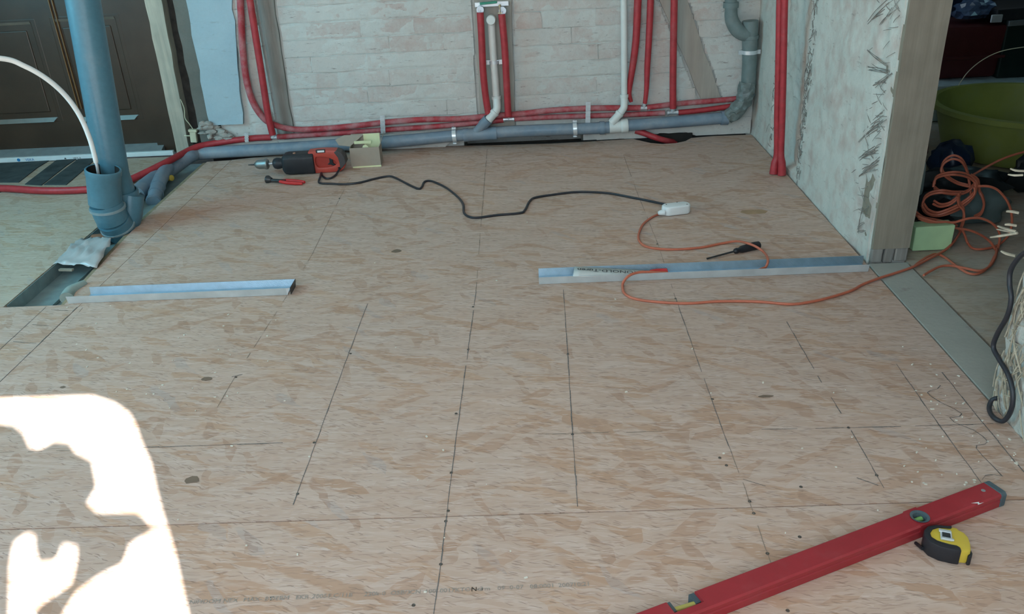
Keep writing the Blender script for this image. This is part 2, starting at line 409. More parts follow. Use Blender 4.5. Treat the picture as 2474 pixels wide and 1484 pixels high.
board([(-1.413, 2.325), (-1.413, 3.828), (-1.524, 3.818), (-1.518, 3.0), (-1.465, 2.325)], M_osb)
board([(-3.2, S1 + 0.001), (-1.413, S1 + 0.001), (-1.413, 2.322), (-3.2, 2.328)], M_osb)
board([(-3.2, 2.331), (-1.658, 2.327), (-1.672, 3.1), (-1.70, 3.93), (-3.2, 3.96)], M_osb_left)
board([(1.004, 1.0), (1.112, 1.0), (1.118, 2.39), (1.006, 2.39)], M_threshold, 'threshold_board', 0.002)
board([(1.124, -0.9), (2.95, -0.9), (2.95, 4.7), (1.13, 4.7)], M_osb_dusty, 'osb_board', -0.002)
# trench bottom and sides
MB().box((-1.6, 3.1, -0.052), (0.4, 1.7, 0.012)).build('trench_bed', M_track_dull, floor)

MB().box((-0.27, WY - 0.004, -0.034), (2.5, 0.02, 0.062)).build('gap_shade', M_dark, floor)  # dark box standing in for the shade in the floor gap
MB().box((0.637, WY - 0.012, -0.002), (0.19, 0.02, 0.036)).build('gap_shade', M_dark, floor)  # dark box painting the shade of the hole at the wall foot
# pencil lines, each a thin drawn line on the boards
def ribbon(pts, w, mat, name='pencil_line', z=0.0006, gaps=0.0, closed=False):
    m = MB()
    for a, b in zip(pts, pts[1:]):
        a = Vector(a); b = Vector(b); L = (b - a).length; n = max(1, int(L / 0.03)); d = (b - a).normalized(); s = Vector((-d.y, d.x, 0))
        for i in range(n):
            if random.random() < gaps: continue
            p, q = a.lerp(b, i / n), a.lerp(b, (i + 1) / n); ww = w * random.uniform(0.4, 1.0) / 2
            j = s * random.uniform(-0.0006, 0.0006)
            m.add([p + s * ww + j, p - s * ww + j, q - s * ww + j, q + s * ww + j], [(0, 1, 2, 3)])
    for v in m.v: v.z = z
    return m.build(name, mat, floor)
def fl(pts): return [P(*p) for p in pts]
ribbon(fl([(1048, 1484), (1073, 1300), (1087, 1175), (1110, 1000), (1150, 705)]), 0.0026, M_pencil, gaps=0.04)
ribbon(fl([(1150, 705), (1159, 580), (1177, 360)]), 0.0024, M_pencil2, gaps=0.2)
ribbon(fl([(1361, 700), (1372, 860), (1380, 1000), (1396, 1225)]), 0.0026, M_pencil, gaps=0.05)
ribbon(fl([(1632, 720), (1660, 800), (1731, 1000), (1769, 1100)]), 0.0024, M_pencil, gaps=0.05)
ribbon(fl([(1769, 1100), (1803, 1190), (1841, 1300), (1862, 1360)]), 0.0018, M_pencil2, gaps=0.2)
ribbon(fl([(1503, 365), (1536, 457), (1589, 589), (1632, 720)]), 0.002, M_pencil2, gaps=0.25)
ribbon(fl([(888, 734), (836, 872), (789, 1000), (698, 1247)]), 0.0024, M_pencil, gaps=0.05)
ribbon(fl([(849, 425), (818, 485), (754, 615), (690, 720), (568, 910), (525, 985)]), 0.002, M_pencil2, gaps=0.18)
ribbon(fl([(1893, 765), (1995, 942), (2033, 1000), (2136, 1180)]), 0.0024, M_pencil, gaps=0.1)
ribbon(fl([(2165, 880), (2249, 1000), (2293, 1061), (2372, 1168)]), 0.0026, M_pencil, gaps=0.05)
ribbon(fl([(2276, 900), (2356, 1000), (2474, 1142)]), 0.0036, M_pencil, gaps=0.06)
ribbon(fl([(187, 742), (0, 923)]), 0.0030, M_pencil)
ribbon(fl([(111, 742), (0, 845)]), 0.0026, M_pencil, gaps=0.05)
ribbon(fl([(200, 744), (160, 790)]), 0.0016, M_pencil2, gaps=0.2)
ribbon(fl([(0, 1094), (170, 1089)]), 0.0022, M_pencil2, gaps=0.1)
ribbon(fl([(345, 1082), (500, 1077), (720, 1069)]), 0.0026, M_pencil, gaps=0.06)
ribbon(fl([(1300, 1050), (1470, 1046), (1600, 1043)]), 0.0022, M_pencil2, gaps=0.15)
ribbon(fl([(1840, 1038), (1970, 1036), (2350, 1026), (2400, 1024)]), 0.0024, M_pencil, gaps=0.12)
z8 = lambda x, y: (2050 + x / 2.698, 600 + y / 2.698)
ribbon(fl([z8(*p) for p in [(600, 895), (580, 918), (530, 930), (513, 942), (530, 960), (600, 1005), (690, 1048), (740, 1080), (725, 1098), (660, 1105), (690, 1135), (760, 1165), (820, 1190), (880, 1232), (908, 1262), (890, 1278), (835, 1286), (832, 1305), (870, 1350), (940, 1420), (1000, 1484)]]), 0.0022, M_pencil)
ribbon(fl([(2372, 1160), (2380, 1150), (2400, 1148), (2424, 1152)]), 0.002, M_pencil)
for a, b in [((123, 749), (165, 751)), ((78, 785), (118, 788)), ((32, 826), (88, 830)), ((2070, 1155), (2122, 1173)), ((1795, 1158), (1850, 1175)), ((560, 911), (586, 905))]:
    ribbon(fl([a, b]), 0.0026, M_pencil)
# screw heads
for x, y in [(1083, 1235), (1077, 1260), (1090, 1143), (1065, 1364), (1102, 1000), (1131, 845), (1143, 742), (1372, 856), (1383, 1050), (1811, 1212), (1821, 1241), (1854, 1338), (1903, 1476), (1721, 965), (1632, 722),
             (1755, 1125), (1739, 1107), (759, 1070), (719, 1194), (570, 912), (847, 855), (2118, 1149), (1932, 1298), (1935, 1177), (2050, 1034), (999, 1463), (820, 480), (1588, 590)]:
    c = P(x, y); MB().lathe((c.x, c.y, 0.0002), (0, 0, 1), [(0, 0.0035), (0.001, 0.003), (0.0003, 0.0016), (0.0003, 0)], 10).build('screw', M_screw, floor)
# knots and dark flakes
for x, y, w, h, a in [(465, 1160, 0.018, 0.014, .3), (152, 936, 0.008, 0.006, .1), (500, 916, 0.017, 0.012, 0), (957, 607, 0.02, 0.016, 0), (1850, 958, 0.020, 0.006, -.4), (1645, 652, 0.012, 0.01, 0), (1822, 512, 0.05, 0.03, .1)]:
    c = P(x, y); m = MB()
    m.add([(c.x + math.cos(k * .785 + a) * w * random.uniform(.7, 1.1), c.y + math.sin(k * .785 + a) * h * random.uniform(.7, 1.1), 0.0005) for k in range(8)], [list(range(8))])
    m.build('bark_flake', plain('bark', (0.20, 0.135, 0.095), 0.8) if w < 0.03 else plain('tan_flake', (0.40, 0.255, 0.15), 0.8), floor)
# stamped print along the near board
def text(body, size, mat, name, parent, org, xd, yd, ext=0.0002):
    cu = bpy.data.curves.new(name, 'FONT'); cu.body = body; cu.size = size; cu.extrude = 0.0
    cu.resolution_u = 2
    o = bpy.data.objects.new(name, cu); COL.objects.link(o)
    bpy.context.view_layer.update()
    me0 = bpy.data.meshes.new_from_object(o.evaluated_get(bpy.context.evaluated_depsgraph_get()))
    bpy.data.objects.remove(o); bpy.data.curves.remove(cu)
    xd = Vector(xd).normalized(); yd = Vector(yd); yd = (yd - xd * yd.dot(xd)).normalized(); zd = xd.cross(yd)
    m = MB(); m.add([Vector(org) + xd * v.co.x + yd * v.co.y + zd * ext for v in me0.vertices], [list(p.vertices) for p in me0.polygons])
    bpy.data.meshes.remove(me0)
    return m.build(name, mat, parent)
a, b = P(455, 1461), P(1432, 1416)
seg_txt = [(0.0, 'NIHDOM NEX'), (0.135, 'MAX- BY'), (0.20, 'DEBM'), (0.265, 'EKR'), (0.305, '2005'), (0.345, 'F.C/11B'), (0.435, '220k-0'), (0.50, 'OSB/3'), (0.548, 'CN'), (0.585, '100'), (0.622, '0017'), (0.66, 'KTON-3'), (0.70, 'Norm'), (0.765, '09'), (0.795, '0-07'), (0.845, '08:0001'), (0.915, '2007'), (0.952, '10:21')]
for s, tx in seg_txt:
    text(tx, 0.0135, M_stamp, 'stamp_print', floor, a.lerp(b, s) + Vector((0, 0, 0.0006)), b - a, (0, 1, 0))
# small chips lying about
m = MB()
for i in range(150):
    k = random.random()
    if k < 0.45: c = P(random.uniform(2200, 2460), random.uniform(880, 1180))
    elif k < 0.7: c = P(random.uniform(150, 750), random.uniform(735, 1000))
    else: c = P(random.uniform(400, 2300), random.uniform(450, 1450))
    if c.x > 0.985: continue
    if c.x > 0.05 and -0.02 < (c.y - 1.274) - (c.x - 0.858) * 0.424 < 0.08: continue
    s = random.uniform(0.0015, 0.0038); an = random.uniform(0, 6.3); rt = Matrix.Rotation(an, 3, 'Z')
    m.box((c.x, c.y, 0.001), (s * random.uniform(1, 2.2), s, 0.0016), rt)
tag(m.build('wood_chips', M_chip), 'tiny pale wood chips and crumbs scattered over the boards', 'debris', kind='stuff')

# ---- back wall: rough core, brick panels between timber posts
core = MB()
core.box((-1.245, WY + 0.11, 1.2), (0.43, 0.2, 2.5)); core.box((-0.68, WY + 0.11, 1.2), (0.70, 0.2, 2.5)); core.box((0.68, WY + 0.11, 1.2), (0.9, 0.2, 2.5))
core.box((-0.05, WY + 0.11, 1.232), (0.60, 0.2, 2.4)); core.box((-0.05, WY + 0.25, 0.2), (1.0, 0.02, 0.6))
wall_back = tag(core.build('wall_back', M_mortar), kind='structure')
def brick(x0, x1, z0, z1, y, mat=None):
    nx, nz = 4, 2; m = MB(); vs = []
    tilt = random.uniform(-0.0015, 0.0015); dy = random.uniform(-0.0015, 0.0025)
    for k in range(nz + 1):
        for i in range(nx + 1):
            edge = (i in (0, nx)) or (k in (0, nz))
            vs.append((x0 + (x1 - x0) * i / nx + random.uniform(-.003, .003), y + dy + tilt * (i - 2) + (0.0016 if edge else 0) + random.uniform(-.0015, .0015), z0 + (z1 - z0) * k / nz + random.uniform(-.0025, .0025)))
    fs = [(k * (nx + 1) + i, k * (nx + 1) + i + 1, (k + 1) * (nx + 1) + i + 1, (k + 1) * (nx + 1) + i) for k in range(nz) for i in range(nx)]
    rim = [i for i in range(nx + 1)] + [k * (nx + 1) + nx for k in range(1, nz + 1)] + [nz * (nx + 1) + i for i in range(nx - 1, -1, -1)] + [k * (nx + 1) for k in range(nz - 1, 0, -1)]
    n0 = len(vs); vs += [(vs[i][0], y + 0.02, vs[i][2]) for i in rim]
    fs += [(rim[j], rim[(j + 1) % len(rim)], n0 + (j + 1) % len(rim), n0 + j) for j in range(len(rim))]
    return m.add(vs, fs).build('brick', mat or M_lime, wall_back, smooth=True)
def bay(lo, hi, z0, z1):      # lo(z), hi(z): the two sides of the panel
    ch = 0.0725; k = 0; z = z0
    while z < z1:
        zm = z + ch / 2; x = lo(zm) + 0.006; end = hi(zm) - 0.006
        x += 0 if k % 2 else -0.12
        while x < end - 0.02:
            L = 0.242 + random.uniform(-0.012, 0.012)
            a, b = max(x, lo(zm) + 0.006), min(x + L, end)
            if end - b < 0.05: b = end
            if b - a > 0.03: brick(a, b - 0.005, z + 0.0025, z + ch - 0.0025, WY - 0.0035)
            x = x + L if b < end else end
        z += ch; k += 1
def lineX(p, q, Y=WY):
    a, b = PY(*p, Y), PY(*q, Y)
    return lambda z: a.x + (b.x - a.x) * (z - a.z) / (b.z - a.z)
def smear(x0, x1, z0, z1, keep):
    nx, nz = int((x1 - x0) / .0065), int((z1 - z0) / .0058); m = MB(); vs = []; fs = []; ix = {}
    for k in range(nz + 1):
        for i in range(nx + 1):
            x = x0 + (x1 - x0) * i / nx; z = z0 + (z1 - z0) * k / nz
            n_ = noise.noise(Vector((x * 6, 3, z * 9))) * .9 + noise.noise(Vector((x * 19, 7, z * 34))) * .8 + noise.noise(Vector((x * 60, 11, z * 90))) * .35
            ix[(i, k)] = len(vs); jd = abs(((z - .075) / .0725 + .5) % 1 - .5) * .0725
            vs.append((x, WY - .0018 - .0036 * n_ + max(0, 1 - jd / .007) * .0042, z))
    for k in range(nz):
        for i in range(nx):
            xm, zm_ = x0 + (x1 - x0) * (i + .5) / nx, z0 + (z1 - z0) * (k + .5) / nz
            if keep(xm, zm_): fs.append((ix[(i, k)], ix[(i + 1, k)], ix[(i + 1, k + 1)], ix[(i, k + 1)]))
    return m.add(vs, fs).build('lime_coat', M_mortar, wall_back, smooth=True)
post1_l, post1_r = lineX((629, 67), (664, 270)), lineX((664, 0), (709, 299))
crack = lineX((1139, 0), (1156, 285)); post2_r = lineX((1238, 0), (1245, 285))
br_l, br_r = lineX((1590, 0), (1685, 232)), lineX((1664, 6), (1742, 232))
bay(lambda z: post1_r(z), lambda z: crack(z), 0.075, 0.80)
bay(lambda z: post2_r(z), lambda z: min(br_l(z), 0.98), 0.075, 0.80)
bay(lambda z: br_r(z), lambda z: 1.0, 0.075, 0.80)
bay(lambda z: -1.30, lambda z: post1_l(z), 0.075, 0.80)
zt = 0.86
smear(-1.16, -0.20, .06, .84, lambda x, z: post1_r(z) + .008 < x < crack(z) - .004)
smear(-0.12, 0.86, .06, .84, lambda x, z: post2_r(z) + .004 < x < br_l(z) - .005)
smear(0.50, 1.004, .06, .84, lambda x, z: br_r(z) + .006 < x)
smear(-1.31, -1.10, .06, .84, lambda x, z: x < post1_l(z) - .004)
def quadwall(l, r, z0, z1, y0, y1, name, mat, n=10, jit=0.003):
    m = MB(); vs = []
    for i in range(n + 1):
        z = z0 + (z1 - z0) * i / n
        a, b = l(z) + random.uniform(-jit, jit), r(z) + random.uniform(-jit, jit)
        vs += [(a, y0 + random.uniform(-.002, .002), z), (b, y0 + random.uniform(-.002, .002), z), (b, y1, z), (a, y1, z)]
    fs = []
    for i in range(n):
        o = i * 4
        fs += [(o + k, o + (k + 1) % 4, o + 4 + (k + 1) % 4, o + 4 + k) for k in range(4)]
    fs += [(0, 1, 2, 3), (n * 4 + 3, n * 4 + 2, n * 4 + 1, n * 4)]
    return m.add(vs, fs).build(name, mat, wall_back, smooth=False)
quadwall(lambda z: post1_l(z) + 0.008, lambda z: post1_r(z) - 0.005, 0.07, zt, WY - 0.004, WY + 0.02, 'timber_post', M_post_grey)
quadwall(lambda z: crack(z) + 0.009, lambda z: post2_r(z) - 0.003, 0.07, zt, WY - 0.003, WY + 0.02, 'timber_post', M_post_tan)
quadwall(lambda z: br_l(z) + 0.008, lambda z: br_r(z) - 0.005, 0.155, zt, WY - 0.006, WY + 0.02, 'timber_brace', M_post_tan)
pl_l, pl_r = lineX((453, 0), (505, 290)), lineX((562, 0), (590, 290))
quadwall(lambda z: pl_l(z), lambda z: pl_r(z), 0.15, zt, WY - 0.012, WY + 0.02, 'plaster_patch', M_patch, 14, 0.006)
quadwall(lambda z: lineX((412, 0), (470, 290))(z), lambda z: pl_l(z), 0.0, zt, WY + 0.025, WY + 0.1, 'render_strip', M_greyband, 12, 0.004)
quadwall(lambda z: -1.66, lambda z: -1.50, 0.0, TOP, WY + 0.10, WY + 0.2, 'shaded_jamb', plain('jamb_shade', (0.055, 0.05, 0.045), 0.9, var=.3), 4, 0)  # shade of the gap beside the post put into the colour
# ragged mortar lump line along the wall foot
m = MB(); n = 60; vs = []
for i in range(n + 1):
    x = -1.5 + 2.5 * i / n; gap = -0.40 < x < 0.27 or 0.545 < x < 0.73
    zl = ((0.034 if x < .4 else 0.016) if gap else 0.0) + (random.uniform(0, .006) if gap else 0); zh = 0.072 + random.uniform(-.012, .012)
    vs += [(x, WY - 0.012 + random.uniform(-.003, .003), zl), (x, WY - 0.016 + random.uniform(-.004, .004), (zl + zh) / 2), (x, WY - 0.004, zh), (x, WY + 0.02, zh), (x, WY + 0.02, zl)]
fs = [(i * 5 + k, i * 5 + (k + 1) % 5, i * 5 + 5 + (k + 1) % 5, i * 5 + 5 + k) for i in range(n) for k in range(5)]
m.add(vs, fs).build('mortar_foot', M_mortar, wall_back, smooth=True)

# ---- right wall with a chased groove, timber post at its end
def grid_wall(name, X, y0, y1, z0, z1, ny, nz, disp, mat, thick, parent=None):
    m = MB(); vs = []
    for k in range(nz + 1):
        for i in range(ny + 1):
            y = y0 + (y1 - y0) * i / ny; z = z0 + (z1 - z0) * k / nz
            vs.append((X + disp(y, z), y, z))
    fs = [(k * (ny + 1) + i, k * (ny + 1) + i + 1, (k + 1) * (ny + 1) + i + 1, (k + 1) * (ny + 1) + i) for k in range(nz) for i in range(ny)]
    rim = [i for i in range(ny + 1)] + [k * (ny + 1) + ny for k in range(1, nz + 1)] + [nz * (ny + 1) + i for i in range(ny - 1, -1, -1)] + [k * (ny + 1) for k in range(nz - 1, 0, -1)]
    n0 = len(vs); vs += [(X + thick, vs[i][1], vs[i][2]) for i in rim]
    fs += [(rim[j], rim[(j + 1) % len(rim)], n0 + (j + 1) % len(rim), n0 + j) for j in range(len(rim))]; fs.append(list(range(n0, len(vs))))
    return m.add(vs, fs).build(name, mat, parent, smooth=True)
g0, g1 = PX(1945, 250, WX).y, PX(1868, 250, WX).y
def rdisp(y, z):
    d = 0.006 * noise.noise(Vector((y * 5, z * 5, 1))) + 0.004 * noise.noise(Vector((y * 18, z * 18, 4)))
    w = 0.03 * noise.noise(Vector((0, z * 14, 9)))
    if g0 + w < y < g1 + w * 0.5 and z > 0.03: d += 0.034 + 0.010 * noise.noise(Vector((y * 30, z * 30, 7)))
    if y < 2.54 + w: d += 0.005 + 0.005 * noise.noise(Vector((y * 30, z * 22, 2)))
    return d
wall_right = tag(grid_wall('wall_right', WX, 2.42, 3.93, -0.03, 0.95, 90, 60, rdisp, M_plaster_r, 0.12), kind='structure')
MB().box((WX + 0.065, 3.2, 1.7), (0.12, 1.6, 1.5)).build('upper_wall', M_plaster_r, wall_right)
pl_ = PY(2106, 592, 2.41); pr_ = PY(2196, 592, 2.41)
m = MB(); n = 14; vs = []
for i in range(n + 1):
    z = 0.045 + 0.95 * i / n
    a = pl_.x + random.uniform(-.002, .002); b = pr_.x + random.uniform(-.002, .002)
    vs += [(a, 2.40, z), (b, 2.40 + random.uniform(-.002, .002), z), (b, 2.52, z), (a, 2.52, z)]
fs = []
for i in range(n): fs += [(i * 4 + k, i * 4 + (k + 1) % 4, i * 4 + 4 + (k + 1) % 4, i * 4 + 4 + k) for k in range(4)]
fs += [(0, 1, 2, 3), (n * 4 + 3, n * 4 + 2, n * 4 + 1, n * 4)]
m.add(vs, fs).build('timber_post', M_post_right, wall_right)
MB().box((pl_.x + 0.017, 2.445, 0.022), (0.034, 0.09, 0.046)).build('post_foot', M_post_grey, wall_right, bevel=0.004)
MB().box((pr_.x - 0.020, 2.45, 0.022), (0.038, 0.09, 0.046)).build('post_foot', M_post_grey, wall_right, bevel=0.004)
MB().box(((pl_.x + pr_.x) / 2, 2.415, 0.028), (0.030, 0.02, 0.07), Matrix.Rotation(0.06, 3, 'Y')).build('wooden_wedge', M_post_grey, wall_right, bevel=0.006)
# rough mortar edge between plaster and post
m = MB(); vs = []; n = 30
for i in range(n + 1):
    z = -0.01 + 0.95 * i / n; j = 0.008
    q1, q2 = noise.noise(Vector((1, 2, z * 16))) * j, noise.noise(Vector((4, 2, z * 22))) * j
    vs += [(WX + 0.006 + q1, 2.435, z), (WX + 0.012 + q2, 2.418 + q1, z), (pl_.x - 0.001, 2.412 + q2 * .3, z), (pl_.x - 0.001, 2.45, z)]
fs = []
for i in range(n): fs += [(i * 4 + k, i * 4 + (k + 1) % 4, i * 4 + 4 + (k + 1) % 4, i * 4 + 4 + k) for k in range(4)]
m.add(vs, fs).build('mortar_edge', M_plaster_r, wall_right, smooth=False)
# reeds of the plaster backing that show in the broken plaster
def reed(m, a, b, r=0.003, bend=0.003):
    a = Vector(a); b = Vector(b); c = (a + b) / 2 + Vector((random.uniform(-bend, bend) * .3 - 0.003, random.uniform(-bend, bend), random.uniform(-bend, bend)))
    m.tube([a, c, b], [r, r, r * 0.6], seg=5, sub=3)
m = MB(); z6 = lambda x, y: (1950 + x / 3.71, y / 3.71); z7 = lambda x, y: (1950 + x / 3.71, 350 + y / 3.71)
for f, p, q in [(z6, (740, 0), (550, 210)), (z6, (765, 90), (660, 222)), (z6, (700, 100), (590, 190)), (z6, (545, 430), (740, 610)), (z6, (540, 600), (740, 640)), (z6, (545, 620), (735, 660)), (z6, (580, 590), (720, 650)), (z6, (735, 690), (560, 800)), (z6, (710, 750), (620, 770)),
                (z6, (700, 1010), (510, 1190)), (z6, (690, 1065), (470, 1280)), (z6, (650, 1130), (520, 1240)), (z6, (640, 1330), (460, 1445)), (z6, (620, 1380), (480, 1400)), (z7, (620, 20), (465, 140)), (z7, (655, 125), (455, 290)), (z7, (640, 200), (470, 300)), (z7, (600, 180), (500, 240)), (z7, (510, 560), (465, 800))]:
    X = WX + 0.004
    for k in range(2):
        j = lambda: Vector((-.003, random.uniform(-.006, .006), random.uniform(-.009, .009)))
        reed(m, PX(*f(*p), X) + j(), PX(*f(*q), X) + j(), random.uniform(.0008, .0014))
for k in range(70):
    y_ = 2.43 + abs(random.gauss(0, .05)); z = random.uniform(.05, .8); a_ = random.choice([.5, .8, -.6, .2]); L = random.uniform(.02, .07)
    reed(m, (WX + .004, y_, z), (WX - .002, y_ + L * math.cos(a_), z - L * math.sin(a_)), random.uniform(.0006, .0012))
for k in range(170):
    yy = g0 + random.choice([0, 0, 0, g1 - g0]) + random.gauss(0, 0.014); z = random.uniform(0.02, 0.75)
    reed(m, (WX + 0.004, yy, z), (WX - 0.003, yy + random.uniform(-.03, .02), z + random.uniform(-.05, .05)), random.uniform(.0009, .0018))
tag(m.build('reed_matting', M_reed, wall_right), kind='stuff')
# ---- near right wall end with straw
SY = 1.625
def sdisp(y, z): return 0.008 * noise.noise(Vector((y * 9, z * 9, 1))) + 0.007 * noise.noise(Vector((y * 30, z * 30, 3)))
wall_near = tag(grid_wall('wall_right_front', 1.005, -0.9, SY, -0.03, 1.3, 110, 55, sdisp, lime_mat('earth_plaster', (0.50, 0.48, 0.42), 0.12, 0.5, (0.60, 0.59, 0.55), bumpk=0.8), 0.11), kind='structure')
MB().box((1.065, 0.35, 1.85), (0.1, 2.5, 1.1)).build('upper_wall', M_plaster_r, wall_near)
m = MB()
zs = lambda x, y: (2280 + x / 4.242, 350 + y / 4.242)
for p, q, r in [((755, 905), (575, 945), .0032), ((740, 890), (650, 830), .0028), ((720, 900), (640, 862), .002), ((815, 310), (760, 300), .0025), ((823, 270), (785, 240), .0025), ((735, 1140), (685, 1085), .003), ((770, 700), (740, 680), .003), ((745, 830), (725, 815), .003)]:
    a = PX(*zs(*p), 1.0); b = PX(*zs(*q), 1.0); b.x -= 0.02; reed(m, a, b, r, .002)
for k in range(280):
    y = SY - abs(random.gauss(0, 0.06)); z = random.uniform(0.0, 1.0); an = random.choice([0.3, 0.9, 1.2, -1.0, -0.7, 1.4, 1.5]); L = random.uniform(.03, .11)
    reed(m, (1.000 + random.uniform(-.004, .003), y, z), (0.999 + random.uniform(-.008, .004), y - L * math.cos(an), z + L * math.sin(an)), random.uniform(.001, .0026))
tag(m.build('straw_stalks', M_straw, wall_near), kind='stuff')

# ---- other walls, ceiling, store room
WIN = [(-1.6, 0.85), (0.53, 0.85)]
def to_win(p, Y=-0.9):       # floor point lit by the sun -> point of the window plane it came through
    tt = (p.y - Y) / sun_dir.y; return Vector((p.x - sun_dir.x * tt, Y, -sun_dir.z * tt))
zz = lambda x, y: P(x / 2.54, 900 + y / 2.54)
edge_pts = [to_win(zz(*p)) for p in [(560, 145), (700, 190), (790, 255), (830, 330), (850, 400), (920, 560), (960, 750), (1000, 890), (1060, 1080), (1150, 1484)]]
top_z = edge_pts[0].z + 0.004
hole = [Vector((-1.6, -0.9, 0.85)), Vector((-1.6, -0.9, top_z + 0.005)), Vector((-0.6, -0.9, top_z + 0.002))] + edge_pts + [Vector((edge_pts[-1].x + 0.01, -0.9, 0.85))]
outer = []
cxw, czw = -0.5, 1.4
for v in hole:               # outline of the wall, matched point by point to the opening
    dx, dz = v.x - cxw, v.z - czw; s = min((2.72 if dx < 0 else 1.62) / max(abs(dx), 1e-4), (1.45 if dz < 0 else 1.02) / max(abs(dz), 1e-4))
    outer.append(Vector((cxw + dx * s, -0.9, czw + dz * s)))
wall_front = tag(MB().ring(outer, hole, -sun_dir * (0.12 / sun_dir.y)).box((2.1, -0.96, 1.2), (2.0, 0.1, 2.6)).build('wall_front', M_ceil), kind='structure')
D = [(-500, 310), (0, 310), (90, 320), (150, 370), (190, 460), (240, 470), (330, 420), (430, 430), (470, 490), (570, 540), (600, 700), (540, 800), (600, 855), (840, 855), (890, 890), (930, 940), (985, 930), (1016, 948), (960, 958), (800, 1050), (790, 1090), (760, 1170), (620, 1240), (480, 1340), (390, 1484), (300, 1750), (120, 1750), (200, 1484), (250, 1420), (440, 1290), (475, 1130), (470, 1060), (390, 1045), (370, 1110), (340, 1150), (240, 1160), (215, 1070), (215, 1000), (170, 980), (90, 1040), (65, 1180), (60, 1484), (55, 1750), (-500, 1750)]
win = tag(empty('window_1', (-0.5, -0.9, 1.4)), kind='structure')
MB().prism([to_win(zz(*p), -0.93) for p in D], (0, -0.004, 0)).build('sun_blocker', M_paper, win)  # unseen sheet, added and cut to shape the shadow in the sun patch
lw = MB()
for c, s in [((-3.26, 0.05, 1.2), (0.12, 2.5, 2.5)), ((-3.26, 3.4, 1.2), (0.12, 1.4, 2.5)), ((-3.26, 2.0, 0.35), (0.12, 1.4, 0.8)), ((-3.26, 2.0, 2.2), (0.12, 1.4, 0.5))]: lw.box(c, s)
tag(lw.build('wall_left', M_ceil), kind='structure')
tag(MB().box((-0.1, 1.9, TOP + 0.05), (6.5, 6.0, 0.1)).build('ceiling', M_ceil), kind='structure')
bw = MB(); bw.box((-2.5, 4.15, 1.6), (1.7, 0.12, 1.8)); bw.box((-3.0, 4.15, 0.9), (0.35, 0.12, 1.9))
tag(bw.build('wall_back_left', M_greyband), kind='structure')
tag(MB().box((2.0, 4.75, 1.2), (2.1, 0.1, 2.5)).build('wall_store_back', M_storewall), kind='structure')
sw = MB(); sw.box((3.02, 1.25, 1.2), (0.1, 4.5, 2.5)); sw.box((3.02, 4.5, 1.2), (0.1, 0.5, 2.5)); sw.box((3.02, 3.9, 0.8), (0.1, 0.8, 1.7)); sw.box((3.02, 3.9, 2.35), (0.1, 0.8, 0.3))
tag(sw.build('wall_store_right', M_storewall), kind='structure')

# ---- door with panels, sill and whitewashed post
DY = 4.02
door = tag(empty('door_1', (-2.3, DY, 0)), kind='structure')
MB().box((-2.33, DY + 0.035, 0.92), (1.22, 0.04, 1.80)).build('door_leaf', M_door, door)
def door_panel(x0, x1, z0, z1):
    m = MB(); y = DY + 0.014; w = 0.024
    m.ring([(x0, y, z0), (x1, y, z0), (x1, y, z1), (x0, y, z1)], [(x0 + w, y, z0 + w), (x1 - w, y, z0 + w), (x1 - w, y, z1 - w), (x0 + w, y, z1 - w)], (0, 0.012, 0))
    fr = m.build('panel_frame', M_door, door, bevel=0.004)
    MB().box(((x0 + x1) / 2, DY + 0.016, (z0 + z1) / 2), (x1 - x0 - 0.10, 0.012, z1 - z0 - 0.10)).build('door_panel', M_door, door, bevel=0.005)
    s = MB()                                       # sloping lower and upper bevel with the highlight painted in a paler colour
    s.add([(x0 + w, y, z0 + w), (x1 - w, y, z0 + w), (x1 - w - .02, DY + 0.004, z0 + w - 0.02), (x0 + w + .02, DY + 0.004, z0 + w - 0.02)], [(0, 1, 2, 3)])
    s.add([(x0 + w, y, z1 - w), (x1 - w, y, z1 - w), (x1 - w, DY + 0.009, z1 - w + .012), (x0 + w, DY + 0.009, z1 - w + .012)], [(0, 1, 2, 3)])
    s.build('panel_bevel', M_doorglint, fr)
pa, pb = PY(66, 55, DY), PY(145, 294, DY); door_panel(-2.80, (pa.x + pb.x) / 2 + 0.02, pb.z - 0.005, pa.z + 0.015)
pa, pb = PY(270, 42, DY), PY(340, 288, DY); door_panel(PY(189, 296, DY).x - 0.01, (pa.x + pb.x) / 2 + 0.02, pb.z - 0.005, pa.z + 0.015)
xm = (PY(132, 30, DY).x + PY(186, 256, DY).x) / 2
for dx in (-0.010, 0.006): MB().box((xm + dx, DY + 0.012, 1.0), (0.003, 0.012, 1.55)).build('door_bead', M_gold, door)
MB().box((-1.775, DY + 0.02, 0.92), (0.10, 0.05, 1.84)).build('door_frame', M_door, door)
x1 = PY(386, 350, 3.97).x
MB().prism([(-3.0, DY + 0.02, 0.045), (-3.0, 3.975, 0.022), (-3.0, 3.975, 0.0), (-3.0, DY + 0.02, 0.0)], (x1 + 3.0, 0, 0)).build('sill_rail', plain('grey_sill', (0.30, 0.34, 0.345), 0.35, metal=0.3), door)
x2 = PY(415, 355, 3.955).x
sf = MB().box(((-3.0 + x2) / 2, 3.963, 0.011), (x2 + 3.0, 0.018, 0.022)).build('sill_strip', plain('white_sill', (0.74, 0.80, 0.80), 0.4, var=0.03), door, bevel=0.002)
for px_, tx, sz, mt in [(62, 'VEKA', 0.018, M_blueink), (176, 'VEKA  R', 0.011, M_ink)]:
    o = PY(px_, 389 if sz > .015 else 382, 3.953); o.z = 0.004
    text(tx, sz, mt, 'sill_print', sf, o, (1, 0, 0), (0, 0, 1))
o = PY(44, 384, 3.953); MB().lathe((o.x, 3.9535, 0.011), (0, -1, 0), [(0, 0.008), (0.0005, 0.008), (0.0006, 0)], 14).build('sill_print', M_blueink, sf)
